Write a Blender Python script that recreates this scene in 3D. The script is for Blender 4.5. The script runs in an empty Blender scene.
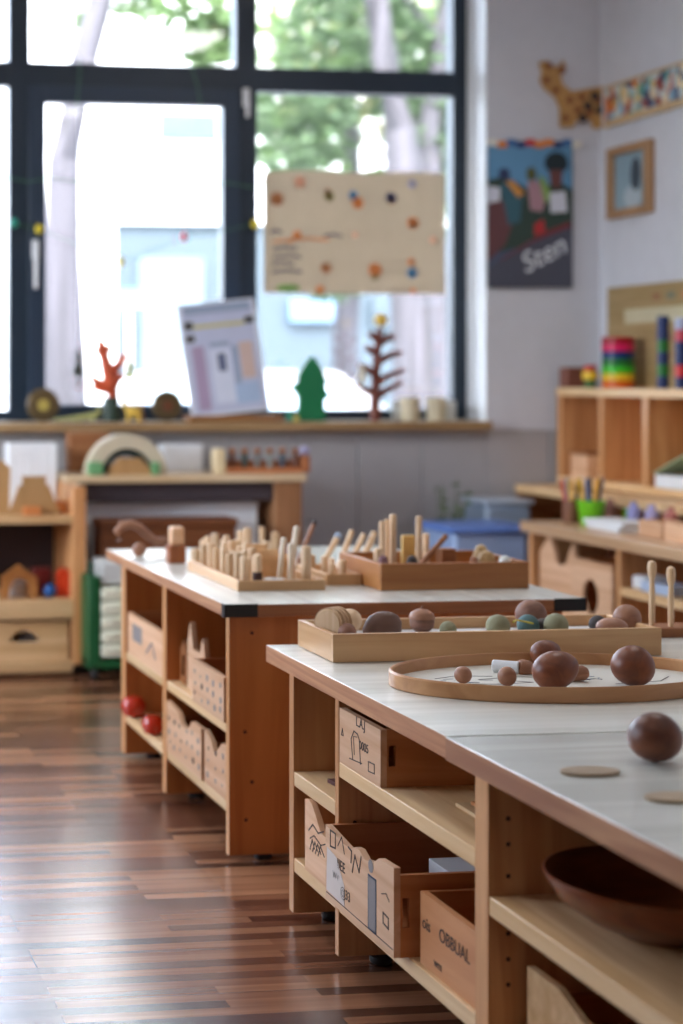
import bpy, bmesh, math, random
from mathutils import Vector, Matrix
random.seed(11)
PI = math.pi
C = bpy.context.scene.collection
SC = bpy.context.scene

# ------------------------------------------------------------------ camera
CAM_H, YAW, FPX, PXC, HY = 1.15, math.radians(7.4), 1700.0, -38.0, 378.0
cd = bpy.data.cameras.new('camera'); cam = bpy.data.objects.new('camera', cd); C.objects.link(cam)
cam.location = (0, 0, CAM_H); cam.rotation_euler = (PI / 2, 0, -YAW)
cd.sensor_fit = 'AUTO'; cd.sensor_width = 36; cd.lens = FPX / 1024 * 36
cd.shift_x = (341.5 - PXC) / 1024; cd.shift_y = -(512 - HY) / 1024
cd.clip_start = .05; cd.clip_end = 200
cd.dof.use_dof = True; cd.dof.focus_distance = 3.25; cd.dof.aperture_fstop = 2.1
SC.camera = cam
SC.view_settings.view_transform = 'Standard'; SC.view_settings.look = 'None'
SC.view_settings.gamma = 1; SC.view_settings.use_curve_mapping = False
SC.view_settings.exposure = 1.86
SC.cycles.use_denoising = True
SC.cycles.max_bounces = 10; SC.cycles.diffuse_bounces = 6; SC.cycles.transparent_max_bounces = 24
SC.cycles.sample_clamp_indirect = 8

# ------------------------------------------------------------------ sky, sun, window portals
w = bpy.data.worlds.new('sky'); SC.world = w; w.use_nodes = True
nt = w.node_tree; nt.nodes.clear()
wo = nt.nodes.new('ShaderNodeOutputWorld'); wb = nt.nodes.new('ShaderNodeBackground')
sky = nt.nodes.new('ShaderNodeTexSky'); sky.sky_type = 'NISHITA'; sky.sun_disc = False
sky.sun_elevation = math.radians(50); sky.sun_rotation = math.radians(200); sky.air_density = .6; sky.dust_density = 3.5
hs = nt.nodes.new('ShaderNodeHueSaturation'); hs.inputs['Saturation'].default_value = .5
nt.links.new(sky.outputs[0], hs.inputs['Color']); nt.links.new(hs.outputs[0], wb.inputs[0]); nt.links.new(wb.outputs[0], wo.inputs[0])
wb.inputs[1].default_value = 1.2
sl = bpy.data.lights.new('sun', 'SUN'); sl.energy = .5; sl.angle = math.radians(2); sl.color = (1, .97, .92)
so = bpy.data.objects.new('sun', sl); C.objects.link(so); so.location = (3, 0, 9)
so.rotation_euler = Vector((-.45, 1.0, -1.1)).to_track_quat('-Z', 'Y').to_euler()
def portal(name, loc, direc, sx, sy):
    l = bpy.data.lights.new(name, 'AREA'); l.shape = 'RECTANGLE'; l.size = sx; l.size_y = sy
    l.cycles.is_portal = True
    o = bpy.data.objects.new(name, l); C.objects.link(o); o.location = loc
    o.rotation_euler = Vector(direc).to_track_quat('-Z', 'Z').to_euler()
portal('window_portal', (1.3, 7.36, 2.03), (0, -1, 0), 3.9, 2.2)
for yy in (5.0,): portal('window_portal', (-2.78, yy, 1.9), (1, 0, 0), 2.5, 2.3)
def added_fill_lamp(x, y, watts):
    # square fill lights added at the ceiling to brighten the room, out of view
    l = bpy.data.lights.new('added_fill_light', 'AREA'); l.shape = 'SQUARE'; l.size = .56; l.energy = watts; l.color = (1, .98, .95)
    o = bpy.data.objects.new('added_fill_light', l); C.objects.link(o); o.location = (x, y, 3.215)
for lx, ly in ((.4, 1.6), (2.6, 1.6), (.4, 4.4), (2.6, 4.4), (1.5, -1.0)): added_fill_lamp(lx, ly, 4.5 if ly > 4 else 1.2)

# ------------------------------------------------------------------ pixel -> point on a known plane of the room
_s, _c = math.sin(YAW), math.cos(YAW)
def ray(px, py):
    u = (px - PXC) / FPX; v = (HY - py) / FPX
    return Vector((_s + u * _c, _c - u * _s, v))
def onZ(px, py, Z): d = ray(px, py); return Vector((0, 0, CAM_H)) + d * ((Z - CAM_H) / d.z)
def onY(px, py, Y): d = ray(px, py); return Vector((0, 0, CAM_H)) + d * (Y / d.y)
def onX(px, py, X): d = ray(px, py); return Vector((0, 0, CAM_H)) + d * (X / d.x)

# ------------------------------------------------------------------ materials
def lin(c):
    return tuple((v / 255 / 12.92 if v / 255 <= .04045 else ((v / 255 + .055) / 1.055) ** 2.4) for v in c) + (1,)
MATS = {}
def plain(name, rgb, rough=.5, metal=0, spec=.5, coat=0, trans=0):
    if name in MATS: return MATS[name]
    m = bpy.data.materials.new(name); m.use_nodes = True; t = m.node_tree; b = t.nodes['Principled BSDF']
    b.inputs['Roughness'].default_value = rough; b.inputs['Metallic'].default_value = metal
    b.inputs['Specular IOR Level'].default_value = spec; b.inputs['Coat Weight'].default_value = coat
    tc = t.nodes.new('ShaderNodeTexCoord'); n = t.nodes.new('ShaderNodeTexNoise'); n.inputs['Scale'].default_value = 12
    mx = t.nodes.new('ShaderNodeMix'); mx.data_type = 'RGBA'
    c = lin(rgb); mx.inputs[6].default_value = tuple(v * .93 for v in c[:3]) + (1,); mx.inputs[7].default_value = tuple(min(1, v * 1.06) for v in c[:3]) + (1,)
    t.links.new(tc.outputs['Object'], n.inputs['Vector']); t.links.new(n.outputs['Fac'], mx.inputs[0]); t.links.new(mx.outputs[2], b.inputs['Base Color'])
    if trans:
        o = t.nodes['Material Output']; tl = t.nodes.new('ShaderNodeBsdfTranslucent'); ms = t.nodes.new('ShaderNodeMixShader')
        t.links.new(mx.outputs[2], tl.inputs[0]); ms.inputs[0].default_value = trans
        t.links.new(b.outputs[0], ms.inputs[1]); t.links.new(tl.outputs[0], ms.inputs[2]); t.links.new(ms.outputs[0], o.inputs[0])
    MATS[name] = m; return m
def wood(name, a, b2, axis='X', rough=.45, scale=1.0, coat=0, spec=.5, vary=.12):
    if name in MATS: return MATS[name]
    m = bpy.data.materials.new(name); m.use_nodes = True; t = m.node_tree; b = t.nodes['Principled BSDF']
    b.inputs['Roughness'].default_value = rough; b.inputs['Coat Weight'].default_value = coat; b.inputs['Coat Roughness'].default_value = .25
    b.inputs['Specular IOR Level'].default_value = spec
    tc = t.nodes.new('ShaderNodeTexCoord'); oi = t.nodes.new('ShaderNodeObjectInfo')
    mp = t.nodes.new('ShaderNodeMapping')
    s = {'X': (1.2, 22, 22), 'Y': (22, 1.2, 22), 'Z': (22, 22, 1.2)}[axis]
    mp.inputs['Scale'].default_value = tuple(v * scale for v in s)
    ad = t.nodes.new('ShaderNodeVectorMath'); ad.operation = 'ADD'
    ml = t.nodes.new('ShaderNodeMath'); ml.operation = 'MULTIPLY'; ml.inputs[1].default_value = 7
    t.links.new(oi.outputs['Random'], ml.inputs[0]); t.links.new(tc.outputs['Object'], ad.inputs[0]); t.links.new(ml.outputs[0], ad.inputs[1])
    t.links.new(ad.outputs[0], mp.inputs[0])
    n = t.nodes.new('ShaderNodeTexNoise'); n.inputs['Scale'].default_value = 1.6; n.inputs['Detail'].default_value = 5; n.inputs['Distortion'].default_value = 1.1
    t.links.new(mp.outputs[0], n.inputs['Vector'])
    r = t.nodes.new('ShaderNodeValToRGB'); r.color_ramp.elements[0].position = .36; r.color_ramp.elements[1].position = .66
    r.color_ramp.elements[0].color = lin(a); r.color_ramp.elements[1].color = lin(b2)
    t.links.new(n.outputs['Fac'], r.inputs[0])
    hv = t.nodes.new('ShaderNodeHueSaturation'); mr = t.nodes.new('ShaderNodeMapRange'); mr.inputs[3].default_value = 1 - vary; mr.inputs[4].default_value = 1 + vary
    t.links.new(oi.outputs['Random'], mr.inputs[0]); t.links.new(mr.outputs[0], hv.inputs['Value']); t.links.new(r.outputs[0], hv.inputs['Color'])
    t.links.new(hv.outputs[0], b.inputs['Base Color'])
    bp = t.nodes.new('ShaderNodeBump'); bp.inputs['Strength'].default_value = .08; bp.inputs['Distance'].default_value = .002
    t.links.new(n.outputs['Fac'], bp.inputs['Height']); t.links.new(bp.outputs[0], b.inputs['Normal'])
    MATS[name] = m; return m
def floor_mat():
    m = bpy.data.materials.new('laminate_floor'); m.use_nodes = True; t = m.node_tree; b = t.nodes['Principled BSDF']
    tc = t.nodes.new('ShaderNodeTexCoord')
    def brick(wd, ht, mort, off):
        k = t.nodes.new('ShaderNodeTexBrick'); k.inputs['Scale'].default_value = 1; k.inputs['Brick Width'].default_value = wd; k.inputs['Row Height'].default_value = ht
        k.inputs['Mortar Size'].default_value = mort; k.inputs['Mortar Smooth'].default_value = 0; k.offset = off; k.offset_frequency = 2; k.squash = 1
        k.inputs['Color1'].default_value = (0, 0, 0, 1); k.inputs['Color2'].default_value = (1, 1, 1, 1); t.links.new(tc.outputs['Object'], k.inputs['Vector']); return k
    st = brick(.5, .036, 0, .37); st.inputs['Mortar'].default_value = (.5, .5, .5, 1)
    mp = t.nodes.new('ShaderNodeMapping'); mp.inputs['Scale'].default_value = (2.2, 45, 1); t.links.new(tc.outputs['Object'], mp.inputs[0])
    n = t.nodes.new('ShaderNodeTexNoise'); n.inputs['Scale'].default_value = 1; n.inputs['Detail'].default_value = 4; t.links.new(mp.outputs[0], n.inputs['Vector'])
    mx = t.nodes.new('ShaderNodeMix'); mx.data_type = 'RGBA'; mx.inputs[0].default_value = .36
    t.links.new(st.outputs['Color'], mx.inputs[6]); t.links.new(n.outputs['Fac'], mx.inputs[7])
    r = t.nodes.new('ShaderNodeValToRGB'); e = r.color_ramp.elements
    e[0].position = .2; e[0].color = lin((62, 36, 26)); e[1].position = .82; e[1].color = lin((178, 128, 94))
    x = e.new(.5); x.color = lin((124, 78, 54)); t.links.new(mx.outputs[2], r.inputs[0])
    pk = brick(1.25, .144, .0016, .43); pk.inputs['Mortar'].default_value = (1, 1, 1, 1); pk.inputs['Color1'].default_value = (0, 0, 0, 1); pk.inputs['Color2'].default_value = (0, 0, 0, 1)
    m2 = t.nodes.new('ShaderNodeMix'); m2.data_type = 'RGBA'; m2.inputs[7].default_value = lin((38, 18, 12))
    sc_ = t.nodes.new('ShaderNodeMath'); sc_.operation = 'MULTIPLY'; sc_.inputs[1].default_value = .75
    t.links.new(pk.outputs['Color'], sc_.inputs[0]); t.links.new(sc_.outputs[0], m2.inputs[0]); t.links.new(r.outputs[0], m2.inputs[6]); t.links.new(m2.outputs[2], b.inputs['Base Color'])
    n2 = t.nodes.new('ShaderNodeTexNoise'); n2.inputs['Scale'].default_value = 6; t.links.new(tc.outputs['Object'], n2.inputs['Vector'])
    mr = t.nodes.new('ShaderNodeMapRange'); mr.inputs[3].default_value = .25; mr.inputs[4].default_value = .28; t.links.new(n2.outputs['Fac'], mr.inputs[0]); t.links.new(mr.outputs[0], b.inputs['Roughness']); b.inputs['Specular IOR Level'].default_value = .95; b.inputs['Coat Weight'].default_value = .3; b.inputs['Coat Roughness'].default_value = .24
    bp = t.nodes.new('ShaderNodeBump'); bp.inputs['Strength'].default_value = .05; bp.inputs['Distance'].default_value = .002; t.links.new(n.outputs['Fac'], bp.inputs['Height']); t.links.new(bp.outputs[0], b.inputs['Normal'])
    return m
def mosaic_mat(name, scale=26, base=None):
    m = bpy.data.materials.new(name); m.use_nodes = True; t = m.node_tree; b = t.nodes['Principled BSDF']
    tc = t.nodes.new('ShaderNodeTexCoord'); v = t.nodes.new('ShaderNodeTexVoronoi'); v.inputs['Scale'].default_value = scale
    t.links.new(tc.outputs['Object'], v.inputs['Vector'])
    sp = t.nodes.new('ShaderNodeSeparateColor'); t.links.new(v.outputs['Color'], sp.inputs[0])
    r = t.nodes.new('ShaderNodeValToRGB'); r.color_ramp.interpolation = 'CONSTANT'; e = r.color_ramp.elements
    cols = base or [(178, 205, 208), (200, 215, 215), (150, 60, 40), (120, 170, 200), (215, 190, 120), (190, 205, 205), (205, 110, 50), (90, 160, 150), (60, 70, 110), (225, 205, 170)]
    e[0].position = 0; e[0].color = lin(cols[0]); e[1].position = 1 - 1 / len(cols); e[1].color = lin(cols[-1])
    for i, c in enumerate(cols[1:-1]): x = e.new((i + 1) / len(cols)); x.color = lin(c)
    t.links.new(sp.outputs[0], r.inputs[0]); t.links.new(r.outputs[0], b.inputs['Base Color']); b.inputs['Roughness'].default_value = .35
    return m
def glass_mat():
    m = bpy.data.materials.new('window_glass'); m.use_nodes = True; t = m.node_tree; t.nodes.clear()
    o = t.nodes.new('ShaderNodeOutputMaterial'); g = t.nodes.new('ShaderNodeBsdfGlossy'); g.inputs['Roughness'].default_value = .02
    tr = t.nodes.new('ShaderNodeBsdfTransparent'); tr.inputs[0].default_value = (.96, .98, .98, 1); f = t.nodes.new('ShaderNodeFresnel'); f.inputs[0].default_value = 1.45
    tc = t.nodes.new('ShaderNodeTexCoord'); n = t.nodes.new('ShaderNodeTexNoise'); n.inputs['Scale'].default_value = 1.5; t.links.new(tc.outputs['Object'], n.inputs['Vector'])
    ma = t.nodes.new('ShaderNodeMath'); ma.operation = 'MULTIPLY_ADD'; ma.inputs[1].default_value = .01; t.links.new(n.outputs['Fac'], ma.inputs[0]); t.links.new(f.outputs[0], ma.inputs[2])
    ms = t.nodes.new('ShaderNodeMixShader'); t.links.new(ma.outputs[0], ms.inputs[0]); t.links.new(tr.outputs[0], ms.inputs[1]); t.links.new(g.outputs[0], ms.inputs[2]); t.links.new(ms.outputs[0], o.inputs[0])
    return m
GLASS = glass_mat()
WALL = plain('painted_wall', (206, 208, 216), .7)
WALLR = plain('wainscot_paint', (168, 166, 168), .6)
CEIL = plain('ceiling_paint', (236, 234, 230), .8)
REV = plain('reveal_paint', (236, 240, 246), .5)
NAVY = plain('navy_window_frame', (28, 44, 60), .4)
NAVY2 = plain('navy_window_sash', (38, 54, 74), .4)
SILL = wood('sill_wood', (214, 196, 168), (232, 220, 198), 'X', .3)
SILLE = wood('sill_nosing', (150, 116, 76), (178, 146, 104), 'X', .5)
TOP = wood('pale_tabletop', (206, 206, 196), (226, 226, 217), 'X', .26, .45, coat=.5)
TOPY = wood('pale_tabletop_lengthwise', (206, 206, 196), (226, 226, 217), 'Y', .26, .45, coat=.5)
EDGE = wood('table_edge', (164, 108, 74), (196, 144, 104), 'Y', .45)
PINE = wood('pine_upright', (194, 134, 82), (218, 162, 110), 'Z', .45, .7)
PINEH = wood('pine_shelf', (216, 174, 122), (236, 202, 156), 'Y', .45, .7)
PINEX = wood('pine_crosswise', (196, 154, 106), (218, 182, 136), 'X', .45, .7)
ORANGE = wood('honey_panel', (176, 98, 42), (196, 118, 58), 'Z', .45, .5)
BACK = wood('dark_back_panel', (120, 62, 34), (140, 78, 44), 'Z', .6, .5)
CRATE = wood('crate_plywood', (206, 156, 116), (226, 184, 148), 'Y', .5, .6)
CRATEB = wood('crate_body', (176, 104, 54), (196, 128, 76), 'X', .55, .6)
PEG = wood('peg_wood', (206, 168, 126), (226, 196, 160), 'Z', .5, 1)
PEGX = wood('light_stick_wood', (208, 168, 124), (228, 198, 160), 'X', .5, 1)
TRAYF = wood('tray_wood', (194, 146, 98), (218, 176, 128), 'X', .45, .5)
TRAYB = wood('brown_tray_wood', (150, 92, 44), (182, 122, 66), 'X', .45, .5)
WALNUT = wood('egg_wood', (92, 44, 20), (122, 64, 30), 'Y', .42, .8, spec=.5, vary=.15)
BEAD = wood('bead_wood', (140, 92, 66), (168, 118, 88), 'X', .5, .8)
PINEL = wood('light_pine', (214, 184, 142), (234, 212, 176), 'X', .3, .6, coat=.3)
BROWN = wood('brown_wood', (136, 80, 40), (164, 104, 58), 'X', .5, .6)
TAN = wood('tan_board', (172, 138, 88), (190, 158, 108), 'X', .55, .5)
BLACK = plain('black_plastic', (18, 18, 20), .5)
INK = plain('black_ink', (72, 56, 50), .7)
INKB = plain('blue_ink', (70, 90, 120), .7)
GREYI = plain('grey_print', (138, 130, 128), .6)
PAPER = plain('white_paper', (226, 228, 230), .7)
WHITE = plain('white_enamel', (240, 243, 248), .4)
CREAM = plain('cream_plastic', (232, 232, 210), .45)
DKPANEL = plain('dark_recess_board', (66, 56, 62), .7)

# ------------------------------------------------------------------ mesh builder
class MB:
    def __init__(s): s.bm = bmesh.new(); s.mi = 0
    def m(s, i): s.mi = i; return s
    def _tag(s, n0, M=None):
        s.bm.faces.ensure_lookup_table(); vs = set()
        for f in list(s.bm.faces)[n0:]: f.material_index = s.mi; vs.update(f.verts)
        if M is not None:
            for v in vs: v.co = M @ v.co
    def box(s, x0, x1, y0, y1, z0, z1, M=None):
        n = len(s.bm.faces); v = [s.bm.verts.new((x, y, z)) for z in (z0, z1) for y in (y0, y1) for x in (x0, x1)]
        for q in ((0, 2, 3, 1), (4, 5, 7, 6), (0, 1, 5, 4), (2, 6, 7, 3), (0, 4, 6, 2), (1, 3, 7, 5)): s.bm.faces.new([v[i] for i in q])
        s._tag(n, M); return s
    def lathe(s, prof, c=(0, 0, 0), seg=28, M=None, closed=False):
        # prof: list of (r, z); rotates about local z through c
        n = len(s.bm.faces); rings = []
        for r, z in prof:
            if r < 1e-6: rings.append([s.bm.verts.new((c[0], c[1], c[2] + z))])
            else: rings.append([s.bm.verts.new((c[0] + r * math.cos(2 * PI * i / seg), c[1] + r * math.sin(2 * PI * i / seg), c[2] + z)) for i in range(seg)])
        pairs = list(zip(rings, rings[1:])) + ([(rings[-1], rings[0])] if closed else [])
        for a, b in pairs:
            for i in range(seg):
                j = (i + 1) % seg
                if len(a) == 1 and len(b) == 1: continue
                if len(a) == 1: s.bm.faces.new((a[0], b[j], b[i]))
                elif len(b) == 1: s.bm.faces.new((a[i], a[j], b[0]))
                else: s.bm.faces.new((a[i], a[j], b[j], b[i]))
        s._tag(n, M); return s
    def cyl(s, p0, p1, r0, r1=None, seg=20, rnd=0):
        p0, p1 = Vector(p0), Vector(p1); L = (p1 - p0).length; r1 = r0 if r1 is None else r1
        M = Matrix.Translation(p0) @ (p1 - p0).to_track_quat('Z', 'Y').to_matrix().to_4x4()
        e = min(r0, r1) * .15
        if rnd:
            pr = [(0, 0), (r0 - e, 0), (r0, e), (r1, L - r1 * rnd)] + [(r1 * math.cos(a), L - r1 * rnd + r1 * rnd * math.sin(a)) for a in (.35, .75, 1.1, 1.35)] + [(0, L)]
        else: pr = [(0, 0), (r0 - e, 0), (r0, e), (r1, L - e), (r1 - e, L), (0, L)]
        return s.lathe(pr, seg=seg, M=M)
    def ball(s, c, r, rz=None, ry=None, seg=24, M=None, egg=0):
        rz = rz or r; ry = ry or r; k = 14; pr = []
        for i in range(k + 1):
            a = -PI / 2 + PI * i / k; z = math.sin(a); rr = math.cos(a) * (1 - egg * z)
            pr.append((rr if 0 < i < k else 0, z))
        T = Matrix.Translation(c) @ (M or Matrix()) @ Matrix.Diagonal((r, ry, rz, 1))
        return s.lathe(pr, seg=seg, M=T)
    def tube(s, pts, r, seg=8, closed=False):
        pts = [Vector(p) for p in pts]; n = len(s.bm.faces); rings = []; N = len(pts)
        rs = r if isinstance(r, (list, tuple)) else [r] * N
        up = Vector((0, 0, 1))
        for i, p in enumerate(pts):
            a = pts[(i - 1) % N] if (closed or i > 0) else p; b = pts[(i + 1) % N] if (closed or i < N - 1) else p
            d = (b - a).normalized(); u = d.cross(up)
            if u.length < .15: u = d.cross(Vector((0, 1, 0)))
            u.normalize(); v = d.cross(u).normalized()
            rings.append([s.bm.verts.new(p + (u * math.cos(2 * PI * k / seg) + v * math.sin(2 * PI * k / seg)) * rs[i]) for k in range(seg)])
        pr = list(zip(rings, rings[1:])) + ([(rings[-1], rings[0])] if closed else [])
        for a, b in pr:
            for k in range(seg): s.bm.faces.new((a[k], a[(k + 1) % seg], b[(k + 1) % seg], b[k]))
        if not closed: s.bm.faces.new(rings[0]); s.bm.faces.new(rings[-1])
        s._tag(n); return s
    def add(s, me, M):
        n = len(s.bm.faces); s.bm.from_mesh(me); s._tag(n, M); bpy.data.meshes.remove(me); return s
    def plate(s, loops, t, M):
        cu = bpy.data.curves.new('tmp', 'CURVE'); cu.dimensions = '2D'; cu.fill_mode = 'BOTH'; cu.extrude = t / 2
        for lp in loops:
            sp = cu.splines.new('POLY'); sp.points.add(len(lp) - 1); sp.use_cyclic_u = True
            for p, q in zip(sp.points, lp): p.co = (q[0], q[1], 0, 1)
        o = bpy.data.objects.new('tmp', cu); me = bpy.data.meshes.new_from_object(o)
        bpy.data.objects.remove(o); bpy.data.curves.remove(cu); return s.add(me, M)
    def text(s, body, size, M, t=.0006, shear=0):
        cu = bpy.data.curves.new('tmp', 'FONT'); cu.body = body; cu.size = size; cu.extrude = t / 2; cu.shear = shear; cu.offset = 0
        o = bpy.data.objects.new('tmp', cu); me = bpy.data.meshes.new_from_object(o)
        bpy.data.objects.remove(o); bpy.data.curves.remove(cu); return s.add(me, M)
    def line(s, pts, wd, t, M):        # flat drawn stroke
        for a, b in zip(pts, pts[1:]):
            a, b = Vector(a), Vector(b); d = b - a
            if d.length < 1e-6: continue
            T = M @ Matrix.Translation((a.x, a.y, 0)) @ Matrix.Rotation(math.atan2(d.y, d.x), 4, 'Z')
            s.box(-wd / 2, d.length + wd / 2, -wd / 2, wd / 2, -t / 2, t / 2, T)
        return s
    def build(s, name, mats, parent=None, loc=None, local=False, bevel=0, props=None, flat=False):
        me = bpy.data.meshes.new(name); off = Vector((0, 0, 0))
        if parent is not None and not local:
            q = parent
            while q: off += q.location; q = q.parent
        elif loc is not None and not local: off = Vector(loc)
        if off.length: bmesh.ops.translate(s.bm, verts=s.bm.verts, vec=-off)
        bmesh.ops.recalc_face_normals(s.bm, faces=s.bm.faces)
        for f in s.bm.faces: f.smooth = not flat
        s.bm.to_mesh(me); s.bm.free()
        if not flat: me.set_sharp_from_angle(angle=math.radians(36))
        for m in (mats if isinstance(mats, (list, tuple)) else [mats]): me.materials.append(m)
        o = bpy.data.objects.new(name, me); C.objects.link(o)
        if parent is not None: o.parent = parent
        elif loc is not None: o.location = loc
        if bevel:
            b = o.modifiers.new('bevel', 'BEVEL'); b.width = bevel; b.segments = 2; b.limit_method = 'ANGLE'; b.angle_limit = math.radians(50)
        if props: 
            for k, v in props.items(): o[k] = v
        return o
def T(label, cat, group=None):
    d = {'label': label, 'category': cat}
    if group: d['group'] = group
    return d
def thing(name, label, cat, loc, group=None):
    o = bpy.data.objects.new(name, None); C.objects.link(o); o.location = loc; o.empty_display_size = .05
    for k, v in T(label, cat, group).items(): o[k] = v
    return o
S = {'kind': 'structure'}
def clone(o, loc, rot=None, label=None, group=None, scale=None):
    r = o.copy(); C.objects.link(r); r.location = loc
    if rot is not None: r.rotation_euler = rot
    if scale is not None: r.scale = scale
    if label: r['label'] = label
    if group: r['group'] = group
    for ch in list(o.children):
        c = ch.copy(); C.objects.link(c); c.parent = r
        for g in ch.children: d = g.copy(); C.objects.link(d); d.parent = c
    return r
def bx(name, b, mat, parent=None, bevel=.0015, props=None):
    return MB().box(*b).build(name, mat, parent, bevel=bevel, props=props, loc=None if parent else ((b[0] + b[1]) / 2, (b[2] + b[3]) / 2, b[4]))
def MY(x, y, z): return Matrix.Translation((x, y, z)) @ Matrix(((1, 0, 0, 0), (0, 0, -1, 0), (0, 1, 0, 0), (0, 0, 0, 1)))   # plate facing the camera (-Y)
def MX(x, y, z): return Matrix.Translation((x, y, z)) @ Matrix(((0, 0, -1, 0), (-1, 0, 0, 0), (0, 1, 0, 0), (0, 0, 0, 1)))  # plate facing -X; local x runs toward -Y
def circ(cx, cy, r, n=20, ry=None): return [(cx + r * math.cos(2 * PI * i / n), cy + (ry or r) * math.sin(2 * PI * i / n)) for i in range(n)]
def rect(x0, y0, x1, y1): return [(x0, y0), (x1, y0), (x1, y1), (x0, y1)]

# ================================================================== ROOM
WY, GY, WX, RX = 7.05, 7.27, 3.22, 3.744
SZ = onY(300, 421, 7.1).z                       # sill height
bx('floor', (-2.6, RX, -2.6, WY, -.1, 0), floor_mat(), bevel=0, props=S)
bx('ceiling', (-2.6, RX, -2.6, WY, 3.3, 3.4), CEIL, bevel=0, props=S)
m = MB(); WL, WT = -1.0, 3.12
m.box(-2.6, RX + .2, WY, WY + .36, -.1, SZ - .035); m.box(-2.6, RX + .2, WY, WY + .36, WT, 3.4)
m.box(WX, RX + .2, WY, WY + .36, SZ - .035, WT); m.box(-2.6, WL, WY, WY + .36, SZ - .035, WT)
m.build('wall_back', WALL, flat=True, props=S)
bx('wall_right', (RX, RX + .15, -2.6, WY, -.1, 3.4), WALL, bevel=0, props=S)
bx('wall_front', (-2.6, RX, -2.75, -2.6, -.1, 3.4), WALL, bevel=0, props=S)
m = MB(); spans = [(3.7, 6.3)]
m.box(-2.75, -2.6, -2.6, WY, -.1, .8); m.box(-2.75, -2.6, -2.6, WY, 3.1, 3.4)
for a, b in ((-2.6, 3.7), (6.3, WY)): m.box(-2.75, -2.6, a, b, .8, 3.1)
m.build('wall_left', WALL, flat=True, props=S)
# wainscot boards under the sill
m = MB(); x = .6
while x < RX - .02:
    x1 = min(x + .29, RX - .002); m.box(x + .002, x1 - .002, WY - .012, WY, .08, SZ - .04); x = x1
m.build('trim_1', WALLR, bevel=.003, props=S)
# white reveal of the window
m = MB(); m.box(WX - .006, WX, WY - .002, GY + .03, SZ, WT); m.box(WL, WX, WY - .002, GY + .03, WT - .006, WT)
m.build('trim_2', REV, props=S)
bx('baseboard_right', (RX - .015, RX, -2.6, WY, 0, .07), WHITE, props=S)

# main window
def fx(px, y=7.24): return onY(px, 240, y).x
def fz(py, px=245): return onY(px, py, 7.24).z
win = bpy.data.objects.new('window_1', None); C.objects.link(win); win.location = (1.5, 7.24, SZ); win['kind'] = 'structure'
F0, F1 = 7.24, 7.31
zt0, zt1 = fz(91), fz(67)                       # transom
m = MB()
m.box(WL, WX - .006, F0, F1, zt0, zt1)
m.box(WL, WX - .006, F0, F1, SZ, fz(410)); m.box(WL, WX - .006, F0, F1, WT - .07, WT - .006)
for a, b in ((fx(9), fx(30)), (fx(236), fx(257)), (fx(453), WX - .006), (WL, WL + .07), (-.05, .05)):
    m.box(a, b, F0 - .002, F1 + .002, SZ, WT - .006)
m.build('window_frame', NAVY, win, bevel=.003)
m = MB(); sx0, sx1 = fx(28), fx(239)
m.box(sx0, fx(45), F0 - .02, F1 - .01, fz(408), zt0); m.box(fx(222), sx1, F0 - .02, F1 - .01, fz(408), zt0)
m.box(fx(45), fx(222), F0 - .018, F1 - .012, fz(107), zt0 + .004); m.box(fx(45), fx(222), F0 - .018, F1 - .012, fz(411), fz(404))
m.build('sash', NAVY2, win, bevel=.004)
def pane(x0, x1, z0, z1): MB().box(x0, x1, GY, GY + .006, z0, z1).build('glass_pane', GLASS, win)
pane(fx(30), fx(236), zt1, WT - .07); pane(fx(257), fx(453), zt1, WT - .07); pane(fx(45), fx(222), fz(404), fz(107)); pane(fx(257), fx(453), fz(410), zt0)
pane(.05, fx(9), fz(410), zt0); pane(.05, fx(9), zt1, WT - .07); pane(WL + .07, -.05, fz(410), zt0); pane(WL + .07, -.05, zt1, WT - .07)
def handle(px, y0, y1):
    hx = fx(px, 7.2); h = MB(); h.box(hx - .014, hx + .014, 7.205, 7.222, onY(px, y0 + 18, 7.2).z, onY(px, y0, 7.2).z)
    h.tube([(hx, 7.21, onY(px, y0 + 8, 7.2).z), (hx, 7.185, onY(px, y0 + 8, 7.2).z), (hx - .004, 7.178, onY(px, y0 + 13, 7.2).z), (hx - .004, 7.178, onY(px, y1, 7.2).z)], [.008, .009, .011, .008], 10)
    h.build('handle', WHITE, win, bevel=.002)
handle(247, 88, 118); handle(36, 240, 289)
m = MB(); m.box(WL, WX - .006, 7.0, 7.245, SZ - .035, SZ)
m.m(1).box(WL, WX - .006, 6.975, 7.0, SZ - .04, SZ - .001); m.m(0)
m.build('window_sill', [SILL, SILLE], win, bevel=.004)
# side windows on the left wall
for n, (a, b) in enumerate(spans):
    o = bpy.data.objects.new('window_%d' % (n + 2), None); C.objects.link(o); o.location = (-2.65, a, .9); o['kind'] = 'structure'
    m = MB(); 
    for z0, z1 in ((.8, .87), (3.03, 3.1)): m.box(-2.72, -2.64, a, b, z0, z1)
    for y0, y1 in ((a, a + .07), (b - .07, b), ((a + b) / 2 - .04, (a + b) / 2 + .04)): m.box(-2.722, -2.638, y0, y1, .8, 3.1)
    m.build('window_frame', NAVY, o, bevel=.003)
    MB().box(-2.69, -2.684, a + .07, (a + b) / 2 - .04, .87, 3.03).build('glass_pane', GLASS, o)
    MB().box(-2.69, -2.684, (a + b) / 2 + .04, b - .07, .87, 3.03).build('glass_pane', GLASS, o)

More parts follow.
